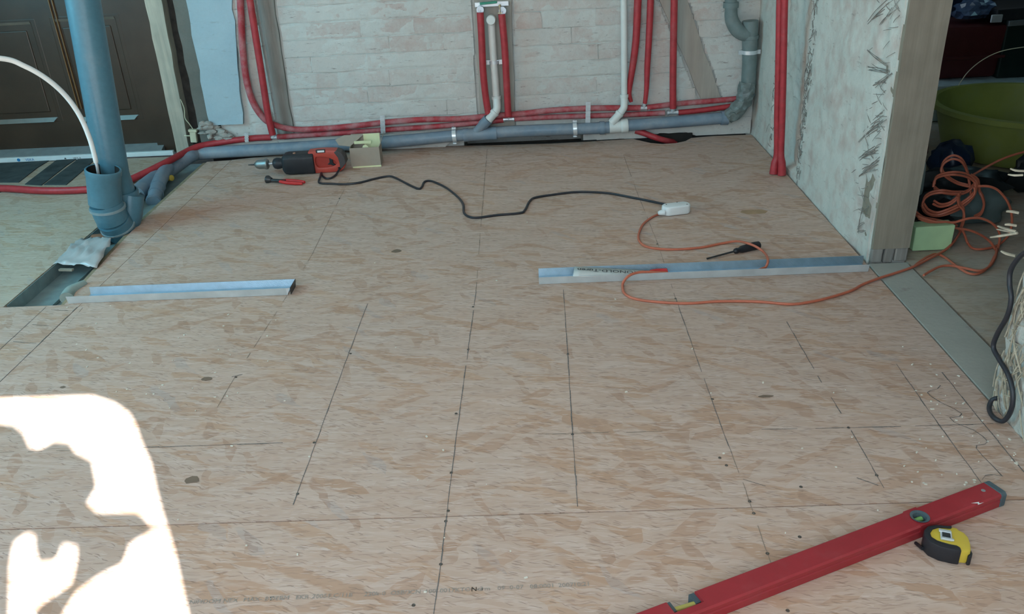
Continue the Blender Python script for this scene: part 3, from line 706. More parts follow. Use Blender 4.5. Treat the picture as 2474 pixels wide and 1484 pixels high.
o = PY(157, 381, 3.953); MB().prism([(o.x - .006, 3.9536, .005), (o.x + .006, 3.9536, .005), (o.x, 3.9536, .013)], (0, -0.0005, 0)).build('sill_print', M_ink, sf)
# whitewashed timber post beside the door
pa, pb, pc, pd = PY(350, 0, 3.95), PY(391, 0, 3.95), PY(430, 372, 3.95), PY(457, 352, 3.95)
m = MB(); n = 14; vs = []
for i in range(n + 1):
    z = 0.0 + 0.95 * i / n; f_ = lambda a, b: a.x + (b.x - a.x) * (z - a.z) / (b.z - a.z)
    l_, r_ = f_(pc, pa) + random.uniform(-.003, .003), f_(pd, pb) + random.uniform(-.003, .003)
    vs += [(l_, 3.945 + random.uniform(-.003, .003), z), (r_, 3.945, z), (r_, 4.06, z), (l_, 4.06, z)]
fs = []
for i in range(n): fs += [(i * 4 + k, i * 4 + (k + 1) % 4, i * 4 + 4 + (k + 1) % 4, i * 4 + 4 + k) for k in range(4)]
fs += [(0, 1, 2, 3), (n * 4 + 3, n * 4 + 2, n * 4 + 1, n * 4)]
tag(m.add(vs, fs).build('trim_1', M_post_white), kind='structure')

# ================================================================== pipes
RY = WY - 0.022
def wallpts(pts, Y): return [PY(x, y, Y) for x, y in pts]
def pipe_thing(name, pts, r, mat, label, cat='pipe', seg=12, group=None, sub=6):
    base = min(pts, key=lambda p: p.z); base = Vector((base.x, base.y, max(0, base.z - (max(r) if isinstance(r, list) else r))))
    return tag(MB().tube(pts, r, seg, sub).build(name, mat, smooth=True, base=base), label, cat, group)
# low red run: from the left over the boards, round the corner and along the wall
lo_pts = [Vector((-3.1, 3.66, .016)), Vector((-2.75, 3.58, .016)), P(0, 455, .016), P(110, 461, .016), P(212, 458, .016), P(268, 449, .016), P(318, 433, .018), P(395, 396, .048), P(440, 372, .054), PY(476, 355, 3.845)] + wallpts([(520, 346), (600, 335), (655, 332)], RY)
pipe_thing('heating_pipe', lo_pts, [.0155] * 8 + [.0145] * 5, M_red, 'red insulated pipe running from the left floor behind the grey stack to the wall', sub=8)
pipe_thing('heating_pipe', wallpts([(670, 331), (800, 323), (930, 314), (1060, 305), (1160, 296), (1216, 290)], RY), .0125, M_red_dusty, 'lower dusty red pipe along the wall foot, behind the cardboard box')
up_pts = wallpts([(578, -60), (582, 30), (586, 110), (595, 190), (612, 248), (640, 288), (672, 305), (720, 313), (790, 310), (860, 304), (940, 295), (1020, 289), (1110, 287), (1180, 281), (1260, 275), (1330, 267), (1420, 262), (1500, 261), (1547, 261)], RY - 0.006)
pipe_thing('heating_pipe', up_pts, [.0155] * 6 + [.0135] * 13, M_red_dusty, 'red pipe dropping at the wall left and curving into the upper horizontal run')
pipe_thing('heating_pipe', wallpts([(1563, 260), (1636, 251), (1720, 244), (1785, 238)], RY), .0125, M_red_dusty, 'short upper red run between the tee and the corner stack')
pipe_thing('heating_pipe', wallpts([(1243, 287), (1330, 283), (1420, 280), (1520, 277), (1606, 273)], RY), .0125, M_red_dusty, 'lower red run between the two white drain pipes, under the strap')
pipe_thing('heating_pipe', wallpts([(1639, 272), (1700, 266), (1772, 256)], RY), .0125, M_red, 'lowest short red run ending at the corner stack')
def vertical(pts, r, label, Y=RY - 0.01, tee=None, mat=None):
    p3 = wallpts(pts, Y); b = p3[-1]
    t_ = thing('heating_pipe', (b.x, b.y, max(0.0, b.z - 0.02)), label, 'pipe')
    MB().tube(p3, r, 12).build('insulation', mat or M_red, t_, smooth=True)
    if tee:
        c = PY(tee[0], tee[1], RY); m = MB()
        m.tube([c + Vector((-.022, 0, 0)), c + Vector((.022, 0, 0))], [.0085] * 2, 12, smooth=False)
        m.tube([c, c + Vector((0, -0.004, 0.026))], [.0085] * 2, 12, smooth=False)
        for s in (-1, 1): m.lathe(c + Vector((s * .017, 0, 0)), (s, 0, 0), [(0, .0088), (0, .0115), (.008, .0115), (.008, .0088)], 12)
        m.build('tee_fitting', M_bright, t_, smooth=True)
    return t_
vertical([(594, -60), (604, 0), (618, 90), (634, 190), (648, 280), (659, 326)], .0155, 'straight red pipe beside the grey timber, ending on a steel tee', tee=(662, 332), Y=RY - 0.036)
vertical([(1160, 30), (1164, 100), (1167, 170), (1173, 230), (1180, 274)], .0155, 'left red pipe below the faucet plate', Y=RY - 0.034)
vertical([(1212, 34), (1219, 110), (1223, 180), (1226, 240), (1228, 280)], .0155, 'right red pipe below the faucet plate, reaching a steel tee', tee=(1229, 288), Y=RY - 0.034)
vertical([(1543, -60), (1541, 0), (1537, 90), (1530, 150), (1523, 195), (1520, 225), (1525, 246)], [.0165, .0165, .016, .0155, .014, .011, .008], 'torn red pipe just right of the tall white drain pipe')
vertical([(1574, -60), (1572, 0), (1568, 90), (1564, 160), (1562, 215), (1558, 250)], [.015, .015, .0145, .0135, .011, .0095], 'middle red pipe of three, frayed at its lower end on a tee', tee=(1556, 261))
vertical([(1631, -60), (1629, 0), (1627, 120), (1626, 200), (1626, 262)], .0155, 'red pipe crossing the timber brace, on a bright tee', tee=(1625, 272), Y=RY - 0.034)
# two red pipes on the right wall
GX = WX - 0.012
for pts, lab in [([(1887, -60), (1884, 0), (1881, 150), (1878, 280), (1877, 370), (1872, 395), (1869, 421)], 'left one of the two red pipes bound on the right wall'),
                 ([(1899, -60), (1896, 0), (1893, 150), (1890, 280), (1887, 370), (1889, 395), (1889, 424)], 'right one of the two red pipes bound on the right wall')]:
    p3 = []
    yw = (g0 + g1) / 2 - (0.014 if 'right one' in lab else -0.016)
    base = P(pts[-1][0], pts[-1][1]); 
    for i, (x, y) in enumerate(pts):
        q = PY(x, y, base.y + 0.01 * (len(pts) - 1 - i) / 3); p3.append(q)
    p3[-1].z = max(p3[-1].z, 0.002)
    tag(MB().tube(p3, [.0125] * 5 + [.015, .017], 12).build('heating_pipe', M_red, smooth=True, base=(base.x, base.y, 0)), lab, 'pipe')
# hose into the floor hole
pipe_thing('heating_pipe', [PY(1535, 316, WY - 0.03), P(1556, 322, .03), P(1585, 333, .012), P(1615, 341, -.012), P(1650, 346, -.05)], .0135, M_red, 'short red pipe bending down into the hole in the boards')

# grey drain pipe along the wall foot with branch, and its run down into the trench
DYY = WY - 0.05
dr = thing('drain_pipe', PY(900, 350, DYY) * 1.0, 'grey horizontal drain pipe along the foot of the brick wall', 'pipe')
dl = wallpts([(478, 372), (560, 366), (700, 358), (850, 348), (952, 342), (1100, 328), (1215, 319), (1350, 313), (1458, 309), (1530, 302), (1640, 294), (1748, 285)], DYY)
MB().tube(dl, [.0285] * 5 + [.0265] * 7, 16, 3).build('pipe', M_drain, dr, smooth=True)
c0, c1 = PY(1120, 327, DYY), PY(1200, 321, DYY); ax = (c1 - c0)
m = MB(); m.lathe(c0, ax, [(0, .027), (0, .031), (.02, .031), (.024, .029), (ax.length - .024, .029), (ax.length - .02, .031), (ax.length, .031), (ax.length, .027)], 18)
b0, b1 = PY(1146, 324, DYY), PY(1180, 288, DYY - 0.015)
m.tube([b0, b0.lerp(b1, .55), b0.lerp(b1, .6), b1], [.021, .021, .0245, .0245], 16, smooth=False)
m.build('branch_fitting', M_drain, dr, smooth=True)
c0 = PY(1455, 309, DYY); c1 = PY(1748, 285, DYY)
MB().lathe(c0, (1, 0, 0), [(-.012, .027), (-.012, .030), (.01, .030), (.01, .027)], 16).build('sleeve', M_drain, dr, smooth=True)
m = MB(); m.lathe(c1, (1, 0, 0), [(-.012, .027), (-.012, .032), (.02, .032), (.02, .027)], 16); m.build('sleeve', M_drain, dr, smooth=True)
tp = [dl[0] + Vector((0.05, 0, 0)), dl[0], PY(455, 380, 3.80), P(425, 400, .008), P(385, 426, .0), P(350, 452, -.005), P(330, 470, -.012)]
MB().tube(tp, [.0285, .0285, .031, .034, .036, .036, .036], 16).build('trench_run', M_drain, dr, smooth=True)
e0, e1, e2 = P(404, 406, .02), P(385, 440, .008), P(371, 488, -.03)
m = MB(); m.tube([e0, e1, e2], [.030, .030, .028], 16); d_ = (e2 - e1).normalized()
for k in (.25, .6, .95): m.lathe(e1.lerp(e2, k), d_, [(-.005, .028), (-.004, .0325), (.004, .0325), (.005, .028)], 16)
m.build('trench_elbow', M_drain, dr, smooth=True)
MB().lathe(P(408, 430, -.0), Vector((0.9, -.5, .1)), [(-.012, .013), (.02, .013), (.022, .009), (.022, 0)], 12).build('plug', M_yelcap, dr, smooth=True)
# middle white drain with end cap
w = wallpts([(1187, 50), (1190, 110), (1196, 190), (1199, 240)], WY - 0.03)
t_ = thing('white_drain_pipe', w[-1], 'white capped drain pipe between two red pipes below the faucet plate', 'pipe')
MB().tube(w, .0165, 14).build('pipe', M_white_pvc, t_, smooth=True)
cc = PY(1186, 49, WY - 0.065); MB().lathe(cc + Vector((0, .05, 0)), (0, -1, 0), [(0, .018), (.03, .018), (.03, .0205), (.05, .0205), (.053, .018), (.053, 0)], 20).build('end_cap', M_white_pvc, t_, smooth=True)
el = [PY(1199, 236, WY - .036), PY(1201, 258, WY - .056), PY(1197, 270, WY - .062), PY(1180, 290, WY - .066)]
m = MB(); m.tube(el, [.0185, .018, .018, .019], 14); m.lathe(el[0], (0, 0, 1), [(-.006, .018), (-.006, .0215), (.008, .0215), (.008, .018)], 16)
dd = (el[3] - el[2]).normalized(); m.lathe(el[2].lerp(el[3], .1), dd, [(-.005, .018), (-.004, .0215), (.008, .0215), (.009, .018)], 16); m.build('elbow', M_white_pvc, t_, smooth=True)
# tall white drain on a white tee
w = wallpts([(1507, -60), (1507, 0), (1508, 120), (1508, 235)], WY - 0.04)
t_ = thing('white_drain_pipe', w[-1], 'tall white drain pipe standing on a white branch in the grey drain', 'pipe')
MB().tube(w, .0142, 14).build('pipe', M_white_pvc, t_, smooth=True)
el = [PY(1508, 232, WY - .04), PY(1508, 255, WY - .055), PY(1503, 267, WY - .060), PY(1478, 297, WY - .060)]
m = MB(); m.tube(el, [.0165, .0165, .0165, .0195], 14); m.lathe(el[0], (0, 0, 1), [(-.006, .016), (-.006, .0195), (.008, .0195), (.008, .016)], 16)
dd = (el[3] - el[2]).normalized(); m.lathe(el[2].lerp(el[3], .25), dd, [(-.006, .016), (-.005, .0205), (.006, .0205), (.007, .016)], 16); m.build('elbow', M_white_pvc, t_, smooth=True)
c0, c1 = PY(1472, 307, DYY), PY(1517, 303, DYY); m = MB(); L = (c1 - c0).length
m.lathe(c0, c1 - c0, [(0, .026), (0, .029), (L * .62, .029), (L * .64, .031), (L * .72, .033), (L * .95, .033), (L, .031), (L, .026)], 18); m.build('tee', M_white_pvc, t_, smooth=True)
# corner stack
t_ = thing('corner_stack', P(1800, 320), 'grey soil pipe in the far right corner, offset at the top', 'pipe')
cp = [PY(1765, -60, WY - .06), PY(1766, 10, WY - .06), PY(1768, 48, WY - .06), PY(1784, 74, WY - .065), PY(1806, 84, WY - .065)]
m = MB(); m.tube(cp, [.026, .026, .029, .031, .031], 16); m.lathe(cp[1], (0, 0, 1), [(-.014, .027), (-.014, .033), (.008, .033), (.008, .026)], 16); m.build('offset_bend', M_corner, t_, smooth=True)
MB().tube([PY(1813, 50, WY - .06), PY(1812, 90, WY - .06)], .034, 16, smooth=False).build('access_plug', M_corner, t_, smooth=True)
vp = [PY(1812, 85, WY - .06), PY(1811, 150, WY - .06), PY(1808, 205, WY - .06)]
m = MB(); m.tube(vp, [.034, .032, .032], 16, smooth=False); m.lathe(vp[0], (0, 0, -1), [(-.0, .033), (.0, .038), (.014, .038), (.016, .033)], 16); m.build('pipe', M_corner, t_, smooth=True)
bp = [PY(1806, 200, WY - .06), PY(1800, 235, WY - .062), PY(1783, 262, WY - .06), PY(1757, 284, WY - .052)]
m = MB(); m.tube(bp, [.036, .038, .036, .030], 18, 8)
for v in m.v: v += Vector((noise.noise(v * 45), noise.noise(v * 45 + Vector((3, 1, 2))), noise.noise(v * 45 + Vector((7, 2, 9))))) * 0.010
m.build('film_wrapped_bend', plain('film_wrap', (0.17, 0.20, 0.19), 0.4, var=0.35, scale=30, spec=0.5), t_, smooth=False)
c = PY(1810, 125, WY - .06)
m = MB(); m.lathe(c, (0, 0, 1), [(-.008, .033), (-.008, .0365), (.008, .0365), (.008, .033)], 20)
for s in (-1, 1): m.box(c + Vector((s * .040, -.006, 0)), (.014, .012, .018))
m.build('pipe_clamp', M_bright, t_, smooth=True)
# clamps and straps
def grey_clamp(x, y, label):
    c = PY(x, y, DYY); g = thing('pipe_clamp', c, label, 'clamp')
    MB().lathe(c, (1, 0, .05), [(-.009, .0272), (-.009, .0305), (.009, .0305), (.009, .0272)], 22).build('band', M_bright, g, smooth=True)
    MB().box(c + Vector((0, -.004, .036)), (.020, .016, .010)).build('ear', M_bright, g, bevel=.002); MB().box(c + Vector((0, -.004, -.034)), (.018, .016, .008)).build('ear', M_bright, g, bevel=.002)
    MB().lathe(c + Vector((0, -.008, .040)), (0, -.5, 1), [(0, .004), (.004, .004), (.005, 0)], 8).build('bolt', M_steel, g)
grey_clamp(1098, 328, 'steel clamp on the grey drain left of its branch'); grey_clamp(1389, 311, 'steel clamp on the grey drain left of the white tee')
def strap(pa, pb, label, w=.022):
    a, b = PY(*pa, RY - .02), PY(*pb, RY - .02); m = MB(); n = 7
    for i in range(n):
        p = a.lerp(b, (i + .5) / n); s = (a - b).length / n
        m.box(p + Vector((0, -.004 * (i % 2) - .003, 0)), (w, .002, s * .98)); 
        if i % 2 == 0: m.lathe(p + Vector((0, -.005, 0)), (0, -1, 0), [(0, .0045), (.001, .0045), (.001, .002)], 8)
    return tag(m.build('pipe_strap', M_bright, base=b), label, 'strap')
strap((924, 279), (926, 322), 'perforated steel strap holding the red pipes above the cardboard box')
strap((1421, 246), (1420, 296), 'perforated steel strap over the red pipes left of the tall white drain')
strap((596, 321), (597, 343), 'short steel strap on the red pipe near the rubble', .018)
c = PY(1194, 150, WY - .03); g = thing('pipe_clamp', c, 'steel clamp across the capped white drain pipe', 'clamp')
MB().lathe(c, (0, 0, 1), [(-.007, .0168), (-.007, .0195), (.007, .0195), (.007, .0168)], 18).build('band', M_bright, g, smooth=True)
for s in (-1, 1): MB().box(c + Vector((s * .029, -.004, 0)), (.017, .004, .021)).build('ear', M_bright, g, bevel=.0015)
MB().box(c + Vector((0, -.006, .0075)), (.05, .003, .004)).build('bar', M_steel, g)
# faucet mounting plate at the top
a, b = PY(1147, 16, WY - .03), PY(1229, 12, WY - .03); c = (a + b) / 2
g = thing('faucet_plate', (c.x, c.y, c.z - .03), 'zinc faucet mounting plate with two connectors above the red pipes', 'bracket')
MB().box(c + Vector((0, .006, .006)), ((b - a).length, .004, .020)).build('plate', M_bright, g, bevel=.0015)
for x, y in [(1160, 24), (1214, 26)]:
    q = PY(x, y, WY - .05); MB().lathe(q + Vector((0, .02, 0)), (0, -1, 0), [(0, .016), (.022, .016), (.022, .009), (.018, .009), (.018, 0)], 16).build('connector', M_steel, g, smooth=True)
    MB().tube([q + Vector((0, .015, 0)), q + Vector((0, .016, -.022))], .014, 12, smooth=False).build('elbow', M_steel, g, smooth=True)
q = PY(1208, 28, WY - .06); m = MB(); m.tube([q + Vector((0, 0, .03)), q + Vector((0, 0, -.03))], .0025, 8, smooth=False); m.box(q + Vector((0, 0, -.006)), (.018, .004, .004)); m.lathe(q + Vector((0, 0, .02)), (0, 0, 1), [(0, .006), (.008, .006), (.008, 0)], 8); m.build('hanging_bolt', plain('brass', (.5, .42, .28), .35, metal=.8), g)
q = PY(1180, 7, WY - .035); tag(MB().box(q, (.075, .012, .010), Matrix.Rotation(-.05, 3, 'Y')).build('green_batten', plain('green_plastic', (.03, .25, .16), .4), bevel=.002), 'small green plastic strip resting on the faucet plate', 'strip')

# big grey soil stack at the left
SYY = 3.03
t_ = thing('soil_stack', P(300, 520), 'thick blue-grey soil pipe rising at the left with a side socket', 'pipe')
top, mid, bot = PY(186, -120, 3.0), PY(200, 0, 3.0), PY(273, 420, SYY)
MB().tube([top + (top - mid) * 3, top, mid, bot, PY(302, 500, SYY)], [.0555] * 3 + [.0565, .0565], 28, smooth=False).build('pipe', M_stack, t_, smooth=True)
ax = (mid - bot).normalized(); c = PY(292, 470, SYY)
MB().lathe(c, ax, [(-.02, .057), (-.018, .0635), (.012, .0635), (.02, .061), (.02, .057)], 28).build('collar', M_stack, t_, smooth=True)
SO = 2.93
s0, s1, s2, s3, s4 = PY(249, 408, SO), PY(252, 455, SO), PY(256, 492, SO), PY(272, 530, SO + .012), PY(296, 563, SO + .05)
up_ = (s0 - s1).normalized()
MB().lathe(s0, -up_, [(0.002, .0545), (0, .058), (.004, .0615), (.022, .0615), (.026, .059), ((s0 - s2).length, .057)], 30).build('side_socket', M_stack, t_, smooth=True)
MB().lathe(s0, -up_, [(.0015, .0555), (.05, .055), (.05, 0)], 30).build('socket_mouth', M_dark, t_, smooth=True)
MB().tube([s2, s2.lerp(s3, .5) + Vector((.0, -.002, -.003)), s3], .0575, 28, 5).build('upper_bend', M_stack, t_, smooth=True)
MB().tube([s3, s3.lerp(s4, .5), s4], [.0595, .0595, .054], 28, 5).build('lower_bend', M_stack, t_, smooth=True)
M_ring = plain('pale_ring', (.24, .31, .33), .4)
d1 = (s3 - s1).normalized(); MB().lathe(s2.lerp(s3, .25), d1, [(-.005, .057), (-.004, .0632), (.004, .0632), (.005, .057)], 30).build('ring', M_ring, t_, smooth=True)
d2 = (s4 - s2).normalized(); MB().lathe(s3.lerp(s4, .50), d2, [(-.004, .056), (-.003, .0635), (.003, .0635), (.004, .056)], 30).build('ring', M_ring, t_, smooth=True)
MB().tube([PY(318, 470, SYY), PY(312, 520, SYY - .02), PY(300, 558, SYY - .03)], [.045, .047, .045], 20).build('foot', M_stack, t_, smooth=True)
# white hose curving into the socket
hp = [PY(x, y, Y) for x, y, Y in [(-330, 190, 2.5), (-160, 138, 2.62), (0, 141, 2.74), (60, 160, 2.78), (115, 192, 2.82), (160, 233, 2.86), (193, 280, 2.89), (215, 330, 2.91), (227, 370, 2.92), (232, 392, 2.925)]]
t_ = thing('white_hose', hp[-1], 'white flexible hose arching from the left into the grey socket', 'hose')
MB().tube(hp, .0085, 14, 8).build('hose', M_white_hose, t_, smooth=True)
MB().tube([hp[-1], PY(235, 404, 2.925), PY(238, 425, 2.925)], [.006, .0055, .005], 10, smooth=False).build('metal_tip', M_bright, t_, smooth=True)

# ================================================================== left: trench, felt strips, small things
m = MB(); w_ = .002
tk = [(-1.655, 2.34), (-1.668, 3.1), (-1.68, 3.75)]
for (xa, ya), (xb, yb) in zip(tk, tk[1:]):
    for x0, x1_, z0, z1 in [(0.0, 0.002, -.046, -.002), (0.0, .105, -.046, -.044), (.103, .105, -.046, -.036)]:
        m.add([(xa + x0, ya, z0), (xa + x1_, ya, z0), (xb + x1_, yb, z0), (xb + x0, yb, z0), (xa + x0, ya, z1), (xa + x1_, ya, z1), (xb + x1_, yb, z1), (xb + x0, yb, z1)],
              [(0, 1, 2, 3), (4, 7, 6, 5), (0, 4, 5, 1), (1, 5, 6, 2), (2, 6, 7, 3), (3, 7, 4, 0)])
tag(m.build('floor_track', M_track_dull, base=(-1.65, 3, -.046)), 'dull steel channel lying in the floor slot under the stack', 'metal track')
m = MB(); m.box((-1.485, 2.62, -.038), (.075, .56, .012), Matrix.Rotation(.06, 3, 'Z')); tag(m.build('timber_batten', M_rubble, base=(-1.485, 2.62, -.044)), 'dusty timber batten in the floor slot beside the channel', 'batten')
m = MB(); m.tube([P(162, 722, -.005), P(172, 705, -.002), P(205, 685, .0)], [.022, .020, .012], 12); tag(m.build('foam_roll', plain('grey_foam', (.30, .37, .34), .8), smooth=True, base=P(165, 730, -.03)), 'small grey-green roll at the near end of the floor slot', 'roll')
c = P(240, 578, -.02); tag(MB().box(c, (.055, .030, .034), Matrix.Rotation(.2, 3, 'Z')).build('brick_fragment', M_brickend, bevel=.004, base=c - Vector((0, 0, .017))), 'small brown brick fragment in the slot at the foot of the stack', 'brick')
eb = [(x - .001, y) for x, y in left_pts]; ebo = [(x - .017, y) for x, y in left_pts]
tag(MB().prism([(x, y, -.034) for x, y in eb + ebo[::-1]], (0, 0, .029)).build('edge_batten', M_batten, base=(-1.51, 3.0, -.034)), 'narrow tan batten along the board edge of the floor slot', 'batten')
# crumpled clear film
m = MB(); nx, ny = 16, 12; vs = []
ca, cb, cc_, cd = P(128, 642, .0), P(235, 650, .0), P(276, 577, .02), P(190, 585, .0)
for j in range(ny + 1):
    for i in range(nx + 1):
        u, v = i / nx, j / ny; p = ca.lerp(cb, u).lerp(cd.lerp(cc_, u), v)
        ed = min(u, 1 - u, v, 1 - v)
        p = p + Vector((noise.noise(Vector((u * 5, v * 5, 1))) * .008, noise.noise(Vector((u * 5, v * 5, 3))) * .012, .004 + .022 * abs(noise.noise(Vector((u * 4, v * 6, 5)))) + .010 * abs(noise.noise(Vector((u * 11, v * 13, 2)))) + .006 * min(ed * 4, 1)))
        vs.append(p)
m.add(vs, [(j * (nx + 1) + i, j * (nx + 1) + i + 1, (j + 1) * (nx + 1) + i + 1, (j + 1) * (nx + 1) + i) for j in range(ny) for i in range(nx)])
film = m.build('plastic_bag', M_film, base=P(200, 620)); md = film.modifiers.new('thickness', 'SOLIDIFY'); md.thickness = .0012
for f_ in film.data.polygons: f_.use_smooth = True
tag(film, 'crumpled translucent plastic bag over the floor slot', 'bag')
c = P(160, 652, .004); tag(MB().box(c, (.05, .012, .006), Matrix.Rotation(-.15, 3, 'Z')).build('wood_sliver', M_post_right, base=c), 'light wooden sliver under the plastic bag', 'sliver')
# dark felt strips in front of the door
for k, (poly, lab) in enumerate([([(-40, 397), (118, 388), (90, 405), (45, 440), (-40, 440)], 'dark felt strip before the door, leftmost of three'), ([(136, 387), (184, 384), (160, 400), (100, 447), (60, 445)], 'dark felt strip before the door, middle one'), ([(189, 384), (232, 382), (208, 405), (160, 446), (106, 446)], 'dark felt strip beside the grey socket')]):
    pts = [P(x, y, .003) for x, y in poly]
    tag(MB().prism([p - Vector((0, 0, .003)) for p in pts], (0, 0, .0035)).build('felt_strip', M_felt, base=(pts[0].x, pts[0].y, 0)), lab, 'felt strip')
pts = [P(x, y, .003) for x, y in [(-40, 455), (12, 459), (-40, 480)]]
tag(MB().prism([p - Vector((0, 0, .003)) for p in pts], (0, 0, .0035)).build('felt_strip', M_felt, base=(pts[0].x, pts[0].y, 0)), 'corner of dark felt in front of the red pipe at the left edge', 'felt strip')
# cream box with a lead, rubble heap
c = PY(468, 328, 3.93); g = thing('junction_box', c - Vector((0, 0, .03)), 'cream plastic box with a thin lead beside the white timber post', 'box')
MB().box(c, (.030, .022, .062), Matrix.Rotation(.08, 3, 'Y')).build('body', M_cream, g, bevel=.003); MB().box(c + Vector((.004, -.004, .026)), (.040, .022, .012), Matrix.Rotation(.08, 3, 'Y')).build('lid', M_cream, g, bevel=.002)
MB().tube([PY(x, y, 3.93) for x, y in [(436, 240), (445, 262), (447, 285), (458, 300), (466, 312)]], .0022, 6).build('lead', M_cream, g, smooth=True)
MB().tube([c + Vector((-.015, 0, .0)), c + Vector((-.045, .0, .002))], .003, 6, smooth=False).build('pin', M_cream, g)
m = MB()
base = PY(520, 325, 3.90)
for i in range(26):
    u = random.random(); c = PY(486 + 72 * u, 334 - (44 * (1 - u) + 4) * random.random(), 3.885 + random.uniform(-.01, .02))
    bm_ = lump(c, (random.uniform(.012, .03), random.uniform(.01, .02), random.uniform(.007, .016)), i, .4, 2, flat=False); m.add(bm_.v, bm_.f)
tag(m.build('rubble_heap', M_rubble, base=(base.x, base.y, 0)), 'heap of plaster rubble piled at the wall left of the red pipes', 'rubble', kind='stuff')

# ================================================================== steel tracks of the new partition
ch_h = .025
M_flange = plain('flange_zinc', (0.60, 0.66, 0.68), 0.35, metal=0.35, var=0.12, scale=16, spec=0.6)
def channel(x0, x1, far_x0, far_x1, y, wd, h, name, label):
    g = thing(name, ((x0 + x1) / 2, y + wd / 2, 0), label, 'metal track'); th = .0016
    def lip(a, b, yy, lean):
        m = MB(); n = max(2, int(abs(b - a) / .06)); vs = []
        for i in range(n + 1):
            x = a + (b - a) * i / n
            for yo, zo in ((0, 0.0006), (lean, h), (lean + th, h), (th, .0006)): vs.append((x, yy + yo, zo))
        fs = [(i * 4 + k, i * 4 + (k + 1) % 4, i * 4 + 4 + (k + 1) % 4, i * 4 + 4 + k) for i in range(n) for k in range(4)] + [(0, 1, 2, 3), (n * 4 + 3, n * 4 + 2, n * 4 + 1, n * 4)]
        return m.add(vs, fs)
    lip(x0, x1, y, -.004).build('near_flange', M_flange, g); lip(far_x0, far_x1, y + wd, .004).build('far_flange', M_track, g)
    m = MB(); m.box(((max(x0, far_x0) + min(x1, far_x1)) / 2, y + wd / 2, .0014), (min(x1, far_x1) - max(x0, far_x0), wd, .0016)); m.build('web', M_track, g)
    return g
CR = channel(-.002, .985, -.002, .99, 2.338, .058, ch_h, 'wall_track', 'long steel channel on the floor holding a paper slip, right of the doorway gap')
CL = channel(P(162, 737).x, P(694, 714).x, P(196, 735).x, P(703, 714).x, 2.331, .058, ch_h, 'wall_track', 'short steel channel on the floor at the left, left of the doorway gap')
q0 = P(694, 714); MB().prism([(q0.x, 2.327, ch_h), (q0.x + .012, 2.331, ch_h), (q0.x + .002, 2.326, .002)], (0, -.0015, 0)).build('bent_tab', M_bright, CL)
MB().prism([(q0.x + .010, 2.333, .001), (q0.x + .010, 2.391, .001), (q0.x + .012, 2.395, ch_h), (q0.x + .012, 2.330, ch_h)], (.0015, 0, 0)).build('end_plate', M_darksteel, CL)
# paper slip with print
g = thing('paper_slip', (.12, 2.36, .002), 'white printed paper slip lying in the right steel channel', 'paper')
A, Bq, C_, D_ = P(1388, 644, .027), P(1556, 653, .014), P(1560, 668, .010), P(1384, 668, .0265)
m = MB(); n = 10; vs = []
for i in range(n + 1):
    u = i / n; a_, d_ = A.lerp(Bq, u), D_.lerp(C_, u); bow = 0.0
    vs += [a_ + Vector((0, 0, bow)), a_.lerp(d_, .5) + Vector((0, 0, bow)), d_ + Vector((0, 0, bow))]
m.add(vs, [(i * 3 + k, i * 3 + 3 + k, i * 3 + 4 + k, i * 3 + 1 + k) for i in range(n) for k in range(2)])
sl = m.build('sheet', M_paper, g, smooth=True); md = sl.modifiers.new('thickness', 'SOLIDIFY'); md.thickness = .0006; md.offset = -1
o = A.lerp(Bq, .94) + Vector((0, 0, .005)); xd = (A - Bq); yd = (D_ - A)
text('KONOLD-Türen', .0265, M_ink, 'print', sl, A.lerp(Bq, .93) + (D_ - A).normalized() * .013, xd, yd, .0012)
# red cutter lying in the channel
g = thing('red_cutter', P(1590, 660, .002), 'small red-handled tool lying in the right steel channel', 'tool')
for dz, dy in ((.012, .0), (.016, .014)):
    MB().tube([P(1572, 660, dz) + Vector((0, dy, 0)), P(1590, 658, dz) + Vector((0, dy, 0)), P(1613, 657, dz) + Vector((0, dy, 0))], [.004, .0055, .005], 8).build('handle', M_redgrip, g, smooth=True)
MB().box(P(1566, 661, .010) + Vector((0, .006, 0)), (.022, .014, .008)).build('jaw', M_darksteel, g, bevel=.002)

# ================================================================== tools on the floor
# spirit level
e_far, e_near = P(2390, 1166, .030), P(2436, 1200, .030)
e_low = P(2424, 1222)
ld = (P(1905, 1426) - e_low).normalized(); ln = Vector((-ld.y, ld.x, 0)); 
if ln.y < 0: ln = -ln
W_L, H_L, L_L = .043, .030, 1.2
g = thing('spirit_level', e_low + ld * .4, 'long red spirit level lying flat on the boards at the lower right', 'level')
LV = lambda a, b, c: e_low + ld * a + ln * b + Vector((0, 0, c))
def lvl_poly(a0, a1):        # body as a ring prism pieces: plain bar with groove on its near side
    prof = [(0, .001), (0, .015), (.002, .0165), (.002, .0185), (0, .020), (0, H_L - .003), (.003, H_L), (W_L - .003, H_L), (W_L, H_L - .003), (W_L, .001)]
    m = MB(); m.prism([LV(a0, b, c) for b, c in prof], ld * (a1 - a0)); return m
va, vb = .150, .0                                    # where the round vial sits
vc = P(2222, 1250, H_L); va = (vc - e_low).dot(ld); vbb = (vc - e_low).dot(ln)
na = [(P(x, y, H_L) - e_low).dot(ld) for x, y in ((1680, 1428), (1608, 1453))]
def bar(a0, a1, notch=False):
    m = MB(); b1 = W_L * .42 if notch else W_L
    prof = [(0, .001), (0, .015), (.002, .0165), (.002, .0185), (0, .020), (0, H_L - .003), (.003, H_L), (b1 - .003, H_L), (b1, H_L - .003), (b1, .001)]
    m.prism([LV(a0, b, c) for b, c in prof], ld * (a1 - a0)); return m
r_v = .0150
bd = MB()
for a0, a1, nt in [(.012, va - r_v, False), (va + r_v, na[0], False), (na[0], na[1], True), (na[1], L_L, False)]:
    q_ = bar(a0, a1, nt); bd.add(q_.v, q_.f)
